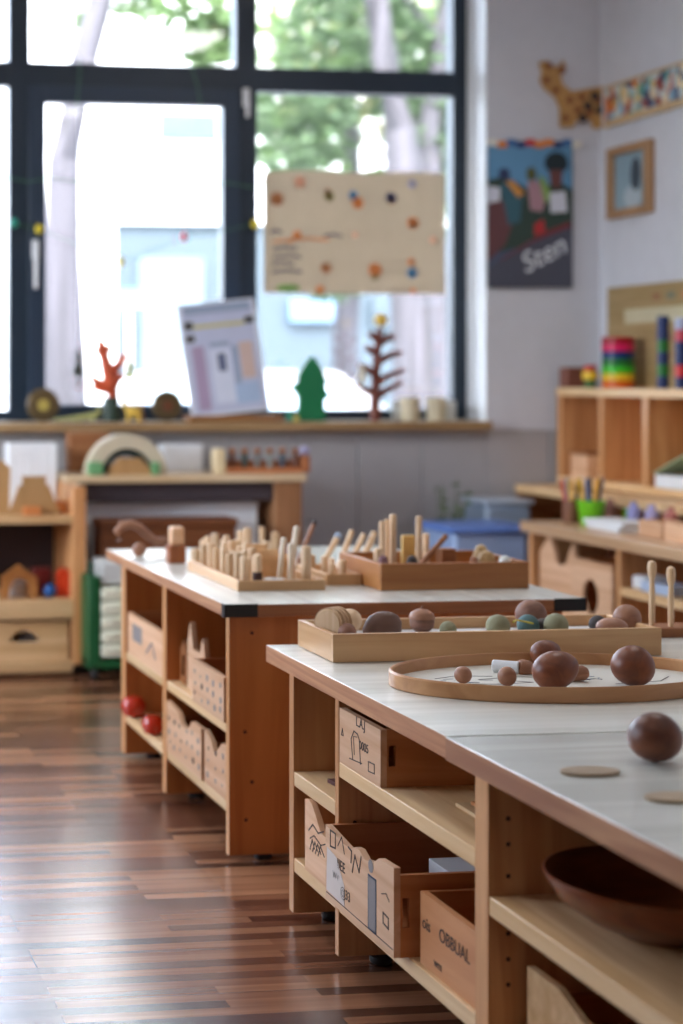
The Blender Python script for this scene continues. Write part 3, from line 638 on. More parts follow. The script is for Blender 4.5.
bx('tray_floor', (tx0 + th_, tx1 - th_, ty0 + th_, ty1 - th_, FZ + .001, FZ + .034), PAPER, tr, bevel=0)
TF = FZ + .034
def at_tray(px, d): # on the tray, depth d behind the front rail
    p = onY(px, 620, ty0 + th_ + d); return p.x, p.y
x, y = at_tray(333, .085)
discs = [(0, .0), (.010, .002), (.019, -.001), (.028, .003)]
for k, (dx, dz) in enumerate(discs):
    m = MB(); m.cyl((-.003, 0, .034), (.003, 0, .034), .034, seg=36)
    o = m.build('wooden_disc', PEG, loc=(x - .014 + .0125 * k * .81, y + .0125 * k * .59 - .01, TF), local=True, bevel=.001, props=T(['flat round wooden disc standing on edge at the tray corner, first from the left', 'flat round wooden disc on edge, second from the tray corner', 'flat round wooden disc on edge, third from the tray corner', 'flat round wooden disc on edge, last of the row beside the small tan ball'][k], 'wooden disc'))
    o.rotation_euler = (0, 0, math.radians(38))
def stone(name, label, cat, px, d, r, mat, rx=None, rz=None, py=None, z=None, cap=False, rot=0):
    x, y = at_tray(px, d); rx = rx or r; rz = rz or r
    o = MB().ball((0, 0, rz), rx, rz, r, M=None).build(name, mat, loc=(x, y, TF), local=True, props=T(label, cat)) ; return o
GSTONE = plain('grey_green_stone', (140, 138, 108), .75); TEAL = plain('teal_stone', (74, 104, 104), .7); DARKST = plain('dark_stone', (66, 58, 56), .7); REDST = wood('reddish_ball', (118, 78, 62), (146, 102, 80), 'X', .6, .8); STN = wood('striped_stone', (84, 60, 52), (124, 90, 74), 'X', .55, .35)
stone('wooden_ball', 'tan wooden ball behind the standing discs in the tray', 'ball', 350, .17, .026, PEG)
stone('wooden_ball', 'small reddish ball at the front left corner of the long tray', 'ball', 347, .05, .0195, REDST)
# domed brown stone
x, y = at_tray(382, .09)
m = MB(); m.lathe([(0, 0), (.8, 0), (.97, .12), (1, .35), (.92, .62), (.72, .84), (.42, .97), (0, 1.02)], seg=28, M=Matrix.Diagonal((.043, .026, .056, 1)))
for v in m.bm.verts: v.co.x += .10 * v.co.z if v.co.z > .03 else 0
m.build('river_stone', STN, loc=(x, y, TF), local=True, props=T('large domed purple-brown stone in the long tray', 'stone'))
x, y = at_tray(422, .15)
ac = thing('wooden_acorn', 'brown wooden acorn with a cap and short stem in the long tray', 'acorn', (x, y, TF))
MB().lathe([(0, 0), (.014, .002), (.025, .012), (.027, .026), (.025, .031), (0, .031)], seg=24).build('nut', REDST, ac, local=True)
m = MB(); m.lathe([(0, .0305), (.0275, .0305), (.028, .034), (.024, .043), (.013, .05), (.003, .052), (.0025, .058), (0, .058)], seg=24); m.build('cap', BEAD, ac, local=True)
stone('stone_ball', 'small grey-green ball right of the acorn', 'ball', 448, .07, .018, GSTONE)
stone('stone_ball', 'grey-green ball in the middle of the long tray', 'ball', 498, .05, .0255, GSTONE)
stone('wooden_ball', 'large reddish wooden ball behind the teal one', 'ball', 531, .15, .034, REDST)
stone('stone_ball', 'teal ball in the long tray', 'ball', 528, .07, .0235, TEAL)
stone('stone_ball', 'small dark ball right beside the teal one', 'ball', 543, .085, .018, DARKST)
stone('stone_ball', 'grey-green ball right of the teal one', 'ball', 556, .045, .026, GSTONE)
stone('stone_ball', 'small dark grey ball near the right end of the tray', 'ball', 598, .09, .0195, DARKST)
stone('flat_pebble', 'flat brown pebble near the right end of the tray', 'stone', 612, .04, .03, BEAD, rx=.034, rz=.0205)
stone('wooden_ball', 'brown wooden ball at the right end of the tray', 'ball', 627, .10, .03, BEAD)
x, y = at_tray(522, .03)
m = MB(); m.tube([(-.02, 0, .037), (-.008, .01, .040), (.008, .008, .037), (.026, 0, .033)], .0022, 6); m.build('yellow_cord', plain('cord_yellow', (190, 180, 70), .6), loc=(x, y, TF), local=True, props=T('short yellow cord lying in front of the teal ball', 'cord'))

# upright beaters behind the tray
sy = ty1 + .055
s0, s1 = onY(652, 560, sy), onY(671, 566, sy - .02)
bx0 = MB().box(s0.x - .05, s1.x + .06, sy - .05, sy + .03, FZ, FZ + .022).build('peg_stand', BROWN, loc=(s0.x, sy, FZ), bevel=.002, props=T('low brown wooden block holding the two upright sticks', 'stand'))
for (p, yy, lab) in ((s0, sy, 'left of two upright round-tipped sticks behind the tray'), (s1, sy - .02, 'right of two upright round-tipped sticks behind the tray')):
    m = MB(); hgt = p.z - FZ - .022; e = .045
    m.lathe([(0, 0), (.0065, 0), (.0068, hgt * .5), (.0055, hgt - e), (.0088, hgt - e * .75), (.0102, hgt - e * .4), (.0085, hgt - e * .12), (.0045, hgt - .002), (0, hgt)], seg=18)
    o = m.build('round_tipped_stick', PEG, loc=(p.x, yy, FZ + .022), local=True, props=T(lab, 'stick'))

# round tray
e1, e2 = onZ(389, 683, FZ), onZ(545, 706, FZ)
dc = (onZ(546, 682, FZ)); RR = .325; dx_, dy_ = 1.554, 3.10
dr = thing('round_tray', 'large round wooden tray with a thin bent rim and drawn white base', 'tray', (dx_, dy_, FZ))
OV = Matrix.Diagonal((1, .6, 1, 1))          # the tray is a wide oval
m = MB(); m.lathe([(RR - .009, .003), (RR - .009, .027), (RR - .006, .030), (RR - .003, .030), (RR, .027), (RR, .002), (RR - .003, 0), (RR - .009, 0)], seg=96, closed=True, M=OV)
m.build('rim', wood('bent_rim', (176, 122, 76), (200, 148, 100), 'X', .4, .5), dr, local=True)
m = MB(); m.lathe([(0, .001), (RR - .0092, .001), (RR - .0092, .007), (0, .007)], seg=72, M=OV); m.m(1)
Mz = OV @ Matrix.Translation((0, 0, .0074))
for pts in ([(-.14, .05), (-.05, .08), (.02, .05)], [(-.2, -.02), (-.12, -.04), (-.05, -.02), (-.1, .03)], [(.1, -.08), (.2, -.05), (.24, .02)], [(-.16, -.1), (-.1, -.12)], [(.0, -.2), (.08, -.17), (.16, -.19)], [(-.22, .08), (-.17, .12), (-.1, .1)]):
    m.line(pts, .0022, .0006, Mz)
for k in range(16): 
    a0, b0 = random.uniform(.03, .1), random.uniform(.0, .07); m.m(random.choice((1, 2))).line([(a0, b0), (a0 + random.uniform(-.02, .02), b0 + random.uniform(-.015, .015))], .0025, .0006, Mz)
m.m(2)
for k in range(14):
    a0, b0 = random.uniform(-.24, -.1), random.uniform(-.06, .08); m.line([(a0, b0), (a0 + random.uniform(-.03, .03), b0 + random.uniform(-.006, .006))], .002, .0006, Mz)
m.build('base', [plain('drum_skin', (214, 210, 198), .45), INK, INKB], dr, local=True)
DZ = FZ + .007
def egg(label, px, py_c, r, L_, z, tilt, rz, cat='egg', name='wooden_egg', mat=WALNUT, k=.12):
    # lies on its side: long axis local z -> tilted
    rr = r; c = None
    p = onZ(px, py_c, z + rr); 
    m = MB(); m.ball((0, 0, 0), rr, L_, rr, seg=36, egg=k)
    o = m.build(name, mat, loc=(p.x, p.y, z + rr * 1.0), local=True, props=T(label, cat)); o.rotation_euler = (0, tilt, rz)
    zs = [(o.matrix_basis @ v.co).z for v in o.data.vertices]; o.location.z += z - min(zs) + .0003 if not o.parent else 0
    mb = o.matrix_basis; mn = min((mb @ v.co).z for v in o.data.vertices); o.location.z += z + .0003 - mn; return o
egg('big dark wooden egg standing on the tabletop at the right edge of the picture', 655, 735, .0405, .0375, FZ, 0, 0, k=.05)
egg('dark wooden egg at the right side of the round tray', 633, 665, .040, .0385, DZ, .3, 0, k=.06)
egg('dark wooden egg lying in the middle of the round tray, in front of another', 556, 671, .0355, .046, DZ, 1.32, .2)
egg('dark wooden egg half hidden behind the middle egg of the round tray', 546, 653, .0255, .034, DZ, 1.45, .3)
egg('small round wooden ball at the left in the round tray', 463, 675, .0165, .0165, DZ, 0, 0, 'ball', 'wooden_ball', BEAD, .0)
egg('small wooden ball between the left ball and the eggs in the round tray', 507, 677, .0175, .0185, DZ, 0, 0, 'ball', 'wooden_ball', BEAD, .02)
p = onZ(521, 667, DZ + .014)
pg = thing('wooden_knob_peg', 'white peg with a brown wooden head lying in the round tray', 'peg', (p.x, p.y, DZ))
MB().cyl((-.045, .03, .013), (-.004, 0, .013), .012, seg=20).build('white_shaft', PAPER, pg, local=True)
MB().lathe([(0, 0), (.012, .001), (.0155, .008), (.0155, .022), (.012, .03), (0, .031)], M=Matrix.Translation((-.006, .002, .016)) @ Matrix.Rotation(math.radians(105), 4, 'Y')).build('head', BEAD, pg, local=True)
p = onZ(577, 674, DZ + .014)
MB().lathe([(0, -.02), (.012, -.019), (.0145, -.01), (.0145, .012), (.010, .02), (0, .0215)], M=Matrix.Translation((0, 0, .015)) @ Matrix.Rotation(1.5, 4, 'Y')).build('wooden_bead', BEAD, loc=(p.x, p.y, DZ), local=True, props=T('small barrel bead lying right behind the middle egg', 'bead'))
for (px, py, lab) in ((590, 773, 'thin flat wooden slice lying on the near tabletop, left one'), (676, 799, 'thin flat wooden slice cut off by the right picture edge')):
    p = onZ(px, py, FZ); r = .045
    m = MB(); m.lathe([(0, 0), (r, 0), (r * 1.01, .0025), (r * .99, .0045), (0, .0045)], seg=40, M=Matrix.Diagonal((1, .6, 1, 1))); m.build('wood_slice', [BEAD if px < 0 else wood('slice_wood', (150, 126, 98), (172, 148, 118), 'X', .5, .4)], loc=(p.x, p.y, FZ), local=True, props=T(lab, 'wood slice'))

# ================================================================== MID TABLE
MZ, MX0, MY0, MYF, MXR = .615, 1.15, 3.925, 5.21, 2.03
mt = thing('shelf_table', 'wooden shelf table behind the front one, covered with pegs and tray boxes', 'table', (1.58, 4.55, 0))
m = MB(); m.box(MX0 - .018, MXR, MY0 - .03, MYF, MZ - .029, MZ).m(1)
m.box(MX0 - .0195, MX0 - .018, MY0 - .03, MYF, MZ - .0285, MZ - .0005).m(2).box(MX0 - .019, MXR, MY0 - .0312, MY0 - .03, MZ - .0285, MZ - .0005)
m.build('tabletop', [TOPY, EDGE, wood('table_end_edge', (150, 92, 54), (172, 112, 70), 'X', .45)], mt, bevel=.003)
UPM = [(3.918 + .002, 3.945), (4.525, 4.562), (5.02, 5.07)]
MBK = 1.58
for i, (a, b) in enumerate(UPM):
    m = MB(); m.box(MX0, 1.985, a, b, .016, MZ - .03)
    if i == 0:
        m.m(1)
        for px, py in ((252, 633), (245, 732), (252, 782), (246, 820)):
            q = onY(px, py, a); m.cyl((q.x, a + .001, q.z), (q.x, a - .0008, q.z), .0045, seg=10)
    m.build('upright', [ORANGE, plain('screw_hole', (70, 34, 20), .8)], mt, bevel=.0015)
for a, b in UPM: MB().box(MX0 - .0015, MX0 - .0002, a, b, .016, MZ - .031).build('edge_band', PINE, mt)
bx('rear_rail', (MX0 + .02, 1.985, 3.9465, 3.96, MZ - .08, MZ - .03), BROWN, mt)
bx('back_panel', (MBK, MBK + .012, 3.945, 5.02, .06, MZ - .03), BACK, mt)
for a, b in ((3.945, 4.525), (4.562, 5.02)):
    bx('shelf', (MX0 + .001, MBK, a + .0005, b - .0005, .300, .325), PINEH, mt, bevel=.002)
    bx('bottom_shelf', (MX0 + .001, MBK, a + .0005, b - .0005, .112, .137), PINEH, mt, bevel=.002)
for yy in (3.95, 4.545, 5.04):
    for xx in (MX0 + .09, 1.93): MB().cyl((xx, yy, 0), (xx, yy, .016), .022, seg=16).build('foot', BLACK, mt)
for sx in (MX0 - .0215, MXR + .002):
    m = MB(); s_ = 1 if sx < 1.5 else -1
    xa, xb = sorted((sx, sx + s_ * .082)); m.box(xa, xb, MY0 - .034, MY0 - .031, MZ - .030, MZ + .0015)
    xa, xb = sorted((sx, sx + s_ * .003)); m.box(xa, xb, MY0 - .034, MY0 - .008, MZ - .030, MZ + .0015)
    m.build('corner_guard', BLACK, mt, bevel=.001)
def dots(n, sd):
    rr = random.Random(sd)
    def f(m, q, M):
        for i in range(n):
            for j in range(3):
                a, b = q((i + .5) / n + rr.uniform(-.03, .03), .2 + .27 * j + rr.uniform(-.05, .05)); m.m(rr.choice((0, 1, 1))).plate([circ(a, b, rr.uniform(.004, .009), 8)], .0008, M)
    return f
crate('low crate with dotted face on the upper shelf of the middle table, near end', 3.95, 4.235, .3255, .108, MX0 - .006, .33, flat1, marks=dots(5, 1))
crate('wide dotted crate on the bottom shelf of the middle table, with a notched rim', 4.165, 4.515, .1375, .13, MX0 - .002, .36, [(0, 1.05), (.35, .98), (.45, .8), (.55, .74), (.66, .84), (.74, 1), (1, 1)], marks=dots(6, 2), sideh=.7)
crate('narrow dotted crate with a heart-shaped notch, bottom shelf beside the end panel', 3.95, 4.145, .1375, .13, MX0 + .001, .36, [(0, 1.03), (.3, .9), (.42, .74), (.5, .7), (.62, .84), (.8, 1), (1, 1)], marks=dots(3, 3), sideh=.66)
def mk5(m, q, M):
    a, b = q(.15, .35); m.m(1).plate([[q(.15, .4), q(.42, .4), q(.42, .8), q(.15, .8)]], .0008, M); m.m(2).line([q(.55, .3), q(.7, .6), q(.8, .3)], .006, .0008, M)
crate('pale crate with a grey sticker in the far upper compartment of the middle table', 4.575, 5.0, .3255, .122, MX0 + .002, .33, flat1, marks=mk5)
# castle cut-out and house in the near upper compartment
p = onX(200, 690, 1.27)
m = MB(); W_ = .17
m.plate([[(0, 0), (W_, 0), (W_, .11), (W_ * .88, .155), (W_ * .72, .11), (W_ * .5, .11), (W_ * .34, .11), (W_ * .16, .18), (0, .12)]], .014, MX(1.185, 4.41, .326)); m.build('castle_cutout', CRATE, loc=(1.185, 4.33, .326), bevel=.002, props=T('two-peaked wooden castle cut-out behind the dotted crate of the middle table', 'toy castle'))
hb = thing('wooden_toy_house', 'small brown toy house with a dark doorway on the middle table upper shelf', 'toy house', (1.24, 4.48, .3255))
MB().plate([[(-.035, 0), (.035, 0), (.035, .09), (0, .12), (-.035, .09)], list(reversed(rect(-.014, .02, .014, .075)))], .012, MX(1.19, 4.475, .3255)).build('front_wall', BROWN, hb, bevel=.001)
MB().box(1.196, 1.25, 4.44, 4.51, .3255, .4).build('body', BLACK, hb, bevel=.001)
RED = plain('red_lacquer', (190, 48, 24), .15, coat=.5)
for px, py, r, lab in ((131, 712, .038, 'glossy red ball at the left on the far bottom shelf of the middle table'), (153, 717, .033, 'glossy red ball at the right on the far bottom shelf of the middle table')):
    q = onX(px, py, MX0 + .012 if px < 140 else MX0 + .01)
    m = MB(); m.lathe([(0, .012), (.3, .0), (.75, .18), (1, .75), (.95, 1.2), (.6, 1.6), (.2, 1.66), (0, 1.58)], seg=28, M=Matrix.Diagonal((r, r, r, 1))); m.build('red_ball', RED, loc=(q.x, min(q.y, 4.97), .1375), local=True, props=T(lab, 'ball'))

# ---- on the middle table: left peg tray
a = onZ(238, 591.5, MZ); b_ = onZ(328, 591, MZ); c_ = onZ(186, 569, MZ)
lx0, lx1, ly0, ly1 = a.x, b_.x, a.y, c_.y - .02
pt = thing('peg_tray', 'shallow light wooden peg tray at the near left corner of the middle table', 'tray', ((lx0 + lx1) / 2, (ly0 + ly1) / 2, MZ))
bx('front_rail', (lx0, lx1, ly0, ly0 + .012, MZ, MZ + .026), TRAYF, pt); bx('rear_rail', (lx0, lx1, ly1 - .012, ly1, MZ, MZ + .026), TRAYF, pt)
TS = wood('tray_side', (0,) * 3, (0,) * 3)
bx('side_rail', (lx0, lx0 + .012, ly0 + .012, ly1 - .012, MZ, MZ + .027), TS, pt); bx('side_rail', (lx1 - .012, lx1, ly0 + .012, ly1 - .012, MZ, MZ + .027), TS, pt)
bx('tray_floor', (lx0 + .012, lx1 - .012, ly0 + .012, ly1 - .012, MZ, MZ + .008), PINEX, pt)
GP = 'pegs standing in the shallow peg tray'
protos = {}
def peg(h, r, rnd=.5, mat=PEG):
    key = (h, r, rnd, mat.name)
    if key not in protos:
        o = MB().cyl((0, 0, 0), (0, 0, h), r, r * .96, 16, rnd).build('wooden_peg', mat, local=True); protos[key] = o; return o, True
    return protos[key], False
def put_peg(h, r, loc, label, group, rot=(0, 0, 0), rnd=.5, mat=PEG):
    o, new = peg(h, r, rnd, mat)
    if not new: o = o.copy(); C.objects.link(o)
    o.location = loc; o.rotation_euler = rot; o['label'] = label; o['category'] = 'peg'; o['group'] = group; return o
PB = MZ + .008
# columns along the left side
ys = [ly0 + .05 + i * (ly1 - ly0 - .11) / 6 for i in range(7)]
for i, yy in enumerate(ys): put_peg([.074, .08, .07, .078][i % 4], .0105, (lx0 + .030 + .003 * (i % 2), yy, PB), 'plain wooden peg in the left row of the peg tray, ' + ['nearest the camera', 'second from the front', 'third from the front', 'fourth from the front', 'fifth from the front', 'sixth from the front', 'at the very back'][i], GP)
for i, yy in enumerate(ys): put_peg([.07, .062, .075][i % 3], .010, (lx0 + .066 + .004 * (i % 3), yy + .02, PB), 'plain wooden peg in the second row of the peg tray, ' + ['nearest the camera', 'second from the front', 'third from the front', 'fourth from the front', 'fifth from the front', 'sixth from the front', 'at the very back'][i], GP)
for i, yy in enumerate(ys[2:]): put_peg([.08, .088, .072][i % 3], .0105, (lx0 + .105 + .004 * (i % 3), yy + .05, PB), 'plain wooden peg in the third row of the peg tray, ' + ['nearest the camera', 'second from the front', 'third from the front', 'fourth from the front', 'at the very back'][i], GP)
q = onZ(257, 588, PB); 
pk = thing('two_tone_peg', 'pale peg with a dark brown foot near the front of the peg tray', 'peg', (q.x + .012, q.y + .035, PB))
MB().cyl((0, 0, 0), (0, 0, .036), .0125, seg=18).build('dark_foot', plain('dark_foot', (60, 24, 18), .5), pk, local=True); MB().cyl((0, 0, .036), (0, 0, .082), .011, rnd=.6).build('shaft', PEG, pk, local=True)
m = MB(); m.lathe([(0, 0), (.026, 0), (.027, .004), (.026, .007), (0, .007)], seg=30).m(1).plate([circ(.0, 0, .006, 8), ], .0008, Matrix.Translation((0, 0, .0075)))
m.build('white_token', [PAPER, INKB], loc=(lx0 + .135, ly0 + .13, PB), local=True, props=T('white round token lying in the peg tray', 'token'))
m = MB(); m.cyl((0, 0, 0), (0, 0, .1), .0135, .0125, 18, .3); m.build('wooden_peg', PEG, loc=(lx1 - .035, ly0 + .045, PB), local=True, props=T('thick pale peg at the front right corner of the peg tray', 'peg', GP))
for k in range(3):
    m = MB(); m.box(-.026, .026, -.004, .004, 0, .085 - .012 * k); o = m.build('flat_wooden_block', TRAYF, loc=(lx0 + .125 + .028 * k, ly0 + .245 - .012 * k, PB), local=True, bevel=.001, props=T(['tallest flat slat standing in the middle of the peg tray', 'middle one of three flat slats in the peg tray', 'lowest of three flat slats in the peg tray'][k], 'slat')); o.rotation_euler = (-.08, 0, -.35)
for k, (dx, dy, h) in enumerate(((.175, .12, .10), (.192, .15, .09), (.165, .18, .11))):
    put_peg(h, .0075, (lx0 + dx, ly0 + dy, PB), 'slim pale stick in the right half of the peg tray, ' + ['front left one', 'middle one', 'back one'][k], GP, (random.uniform(-.06, .06), random.uniform(-.12, .12), 0), .4, plain('whitish_wood', (220, 206, 184), .5) if k != 1 else PEG)

# behind the tray, loose blocks
m = MB(); m.box(-.024, .024, -.024, .024, 0, .05); q = onZ(175, 563, MZ)
bl = thing('block_tower', 'brown wooden cube with a lighter block on top, left of the peg tray', 'toy block', (q.x + .005, q.y + .01, MZ))
m.build('brown_cube', wood('cube_brown', (132, 70, 30), (156, 88, 44), 'Z', .5, .6), bl, local=True, bevel=.002)
MB().box(-.019, .022, -.02, .02, .05, .105).build('light_block', CRATE, bl, local=True, bevel=.008)
# curved wooden snake at the far-left corner
def cp(px, py, Y): return Vector(onY(px, py, Y))
yy = 5.02
m = MB(); m.tube([cp(*q_, yy) for q_ in ((119, 541), (117, 532), (122, 526), (131, 524), (140, 528), (148, 536), (156, 541), (166, 540))], [.012, .013, .0135, .014, .013, .013, .012, .010], 12)
q = cp(140, 548, yy); m.build('wooden_snake', BEAD, loc=(q.x, yy, MZ), props=T('curved brown wooden snake toy at the far left corner of the middle table', 'wooden toy'))
q = onZ(126, 549, MZ + .01); MB().ball((0, 0, .021), .021).build('wooden_ball', BEAD, loc=(q.x + .01, yy - .04, MZ), local=True, props=T('small wooden ball under the curl of the wooden snake', 'ball'))
# loose upright pieces across the back half
GB = 'loose pieces standing at the back of the middle table'
back = [(196, .05, .016, 4.72), (208, .07, .012, 4.86), (215, .085, .011, 4.8), (226, .06, .016, 4.9), (236, .062, .013, 4.84), (247, .10, .013, 4.8), (256, .062, .011, 4.72), (266, .05, .012, 4.9), (275, .07, .014, 4.98), (262, .085, .009, 4.98), (240, .075, .009, 4.98), (204, .05, .013, 4.98)]
BL = ['stubby thick peg right beside the two-block tower', 'peg behind the left row, second from the block tower', 'tall peg behind the left row, third from the block tower', 'thick short peg behind the middle of the peg tray', 'medium peg just right of the thick one behind the tray', 'tallest loose peg behind the peg tray', 'peg just right of the tallest loose one', 'short peg far behind the right half of the peg tray', 'thick peg at the rightmost end of the loose row', 'thin tall peg in the rearmost row behind the tray', 'thin short peg in the rearmost row behind the tray', 'stubby peg in the rearmost row near the block tower']
for ib, (px, h, r, Y_) in enumerate(back):
    q = onY(px, 560, Y_); put_peg(h, r, (q.x, Y_, MZ), BL[ib], GB, (0, 0, 0), .6 if r > .012 else .3)
q = onY(288, 548, 4.75); MB().ball((0, 0, .028), .028).build('stone_ball', plain('mauve_stone', (128, 88, 92), .6), loc=(q.x, 4.75, MZ + .0), local=True, props=T('mauve ball among the loose pieces behind the peg tray', 'ball'))
def leanstick(label, pa_, pb_, Ya, Yb, r, mat=PEGX, tip=None, name='wooden_stick', rnd=.6):
    A, B = onY(*pa_, Ya), onY(*pb_, Yb)
    A.z = MZ + r * .9
    d = (B - A); ln = d.length
    o = MB().cyl((0, 0, 0), (0, 0, ln), r * 1.05, r * .95, 14, rnd)
    if tip: 
        t = thing(name, label, 'stick', A); o.build('shaft', mat, t, local=True); MB().ball((0, 0, ln), r * 1.25).build('tip', tip, t, local=True); t.rotation_euler = d.to_track_quat('Z', 'Y').to_euler(); return t
    q = o.build(name, mat, loc=A, local=True, props=T(label, 'stick')); q.rotation_euler = d.to_track_quat('Z', 'Y').to_euler(); return q
leanstick('leaning stick with a black tip behind the peg tray', (296, 548), (314, 523), 4.55, 4.6, .007, BEAD, DARKST)
leanstick('leaning stick ending in a pale blue tip, left of the brown tray box', (322, 553), (338, 536), 4.6, 4.62, .008, PEGX, plain('pale_blue_tip', (160, 180, 205), .5))
leanstick('thin upright pale stick behind the peg tray, left one', (290, 565), (297, 526), 4.4, 4.42, .0085, plain('whitish_wood', (220, 206, 184), .5))
leanstick('tilted tan stick between the two trays, left one', (338, 572), (352, 530), 4.5, 4.55, .008)
leanstick('tilted tan stick between the two trays, second', (348, 570), (364, 534), 4.55, 4.6, .008)
leanstick('tilted tan stick left of the brown tray box, third', (358, 566), (375, 532), 4.5, 4.55, .010)
leanstick('short upright stick left of the brown tray box', (341, 578), (343, 556), 4.45, 4.45, .009)
q = onZ(334, 592, MZ); m = MB(); m.lathe([(0, 0), (.009, 0), (.01, .005), (.006, .009), (.009, .014), (.007, .019), (0, .02)]); m.build('small_wooden_spool', BROWN, loc=(q.x, q.y + .1, MZ), local=True, props=T('tiny brown spool between the peg tray and the brown tray box', 'knob'))

# low tray left-behind the brown tray box
q0, q1 = onZ(334, 580, MZ), onZ(352, 582, MZ)
lt = thing('small_tray', 'small low tray tucked behind the left side of the brown tray box', 'tray', (q0.x + .05, q0.y + .07, MZ))
bx0_, by0_ = onZ(381, 591, MZ).x, onZ(381, 591, MZ).y; bx1_ = onZ(531, 589, MZ).x; by1_ = onZ(345, 577, MZ).y
sx0_, sx1_, sy0_, sy1_ = bx0_ - .10, bx0_ - .006, by0_ + .12, by0_ + .36
bx('side_rail', (sx0_, sx0_ + .01, sy0_, sy1_, MZ, MZ + .03), TS, lt); bx('side_rail', (sx1_ - .01, sx1_, sy0_, sy1_, MZ, MZ + .03), TS, lt)
bx('front_rail', (sx0_ + .01, sx1_ - .01, sy0_, sy0_ + .01, MZ, MZ + .03), TRAYF, lt); bx('rear_rail', (sx0_ + .01, sx1_ - .01, sy1_ - .01, sy1_, MZ, MZ + .03), TRAYF, lt)
bx('tray_floor', (sx0_ + .01, sx1_ - .01, sy0_ + .01, sy1_ - .01, MZ, MZ + .006), PINEX, lt)
for k, (u, v, h) in enumerate(((.3, .15, .05), (.7, .25, .055), (.35, .45, .06), (.7, .6, .05), (.3, .8, .055))):
    put_peg(h, .010, (sx0_ + u * .094, sy0_ + v * .24, MZ + .006), 'short peg standing in the small low tray, ' + ['nearest left', 'nearest right', 'in the middle left', 'in the middle right', 'at the back'][k], 'pegs standing in the small low tray')

# brown tray box
tb = thing('tray_box', 'brown wooden tray box full of sticks at the near right of the middle table', 'box', ((bx0_ + bx1_) / 2, (by0_ + by1_) / 2, MZ))
hb_ = .068; w_ = .012
bx('front_board', (bx0_, bx1_, by0_, by0_ + w_, MZ, MZ + hb_), TRAYB, tb, bevel=.002); bx('rear_board', (bx0_, bx1_, by1_ - w_, by1_, MZ, MZ + hb_), TRAYB, tb, bevel=.002)
TBS = wood('brown_tray_side', (150, 92, 44), (182, 122, 66), 'Y', .45, .5)
bx('side_board', (bx0_, bx0_ + w_, by0_ + w_, by1_ - w_, MZ, MZ + hb_), TBS, tb, bevel=.002); bx('side_board', (bx1_ - w_, bx1_, by0_ + w_, by1_ - w_, MZ, MZ + hb_), TBS, tb, bevel=.002)
bx('box_floor', (bx0_ + w_, bx1_ - w_, by0_ + w_, by1_ - w_, MZ, MZ + .01), BROWN, tb)
BF = MZ + .01
def boxstick(label, pa_, pb_, Ya, Yb, r, mat=PEGX):
    A, B = onY(*pa_, Ya), onY(*pb_, Yb)
    if mat is BROWN: A.z = BF + r; d = B - A; o = MB().cyl((0, 0, 0), (0, 0, d.length), r, r, 16, .7).build('wooden_stick', mat, loc=A, local=True, props=T(label, 'stick')); o.rotation_euler = d.to_track_quat('Z', 'Y').to_euler()
boxstick('long pale stick resting over the front rim of the tray box', (393, 569), (440, 550), by0_ + .03, by0_ + .06, .0085, plain('whitish_wood', (220, 206, 184), .5))
boxstick('long rounded stick sticking out of the tray box to the upper right', (425, 566), (466, 532), by0_ + .06, by0_ + .08, .0095)
boxstick('dark-ended thin stick crossing behind the two long sticks of the tray box', (408, 566), (447, 535), by0_ + .11, by0_ + .13, .007, BROWN)
for k, (px, py, Y_, r, lab) in enumerate(((382, 521, .14, .0075, 'upright stick at the left end of the tray box, first of three'), (387, 519, .17, .0075, 'upright stick at the left end of the tray box, second of three'), (393, 514, .15, .009, 'tallest upright stick at the left end of the tray box'), (419, 516, .2, .0085, 'tall upright stick in the middle of the tray box'), (426, 533, .22, .009, 'short upright peg right of the tall stick in the tray box'), (372, 548, .09, .011, 'stubby peg at the left corner of the tray box'))):
    q = onY(px, py, by0_ + Y_); X_ = max(q.x, bx0_ + w_ + r + .004); m = MB(); m.cyl((0, 0, 0), (0, 0, q.z - BF), r, r, 16, .4); m.build('wooden_peg', PEG, loc=(X_, q.y, BF), local=True, props=T(lab, 'peg'))
q = onY(408, 535, by0_ + .24); MB().box(-.018, .018, -.006, .006, 0, q.z - BF).build('flat_wooden_block', plain('yellow_wood', (222, 184, 110), .5), loc=(q.x, q.y, BF), local=True, bevel=.003, props=T('yellowish flat slat standing in the tray box', 'slat'))
q = onY(446, 548, by0_ + .16); MB().box(-.02, .02, -.02, .02, 0, q.z - BF).build('wooden_block', BROWN, loc=(q.x, q.y, BF), local=True, bevel=.003, props=T('brown cube standing in the middle of the tray box', 'toy block'))
for px, py, Y_, r, mt_, lab in ((412, 556, .1, .018, DARKST, 'dark round stone beside the long sticks in the tray box'), (383, 556, .06, .016, plain('mauve_stone', (128, 88, 92), .6), 'mauve round stone at the left corner of the tray box'), (503, 551, .16, .025, TAN, 'tan stone at the right of the tray box'), (512, 545, .2, .022, TAN, 'tan stone at the back right of the tray box'), (521, 556, .06, .02, plain('white_stone', (216, 220, 214), .5), 'white stone at the right end of the tray box'), (474, 557, .05, .014, BROWN, 'small brown knob in the right half of the tray box')):
    q = onY(px, py, by0_ + Y_); h = (q.z - BF) * .55
    MB().lathe([(0, 0), (.7 * r, .0), (r, h * .5), (r * .95, h * 1.2), (r * .6, h * 1.75), (0, h * 1.9)]).build('round_stone', mt_, loc=(min(q.x, bx1_ - w_ - r - .004), q.y, BF), local=True, props=T(lab, 'stone'))

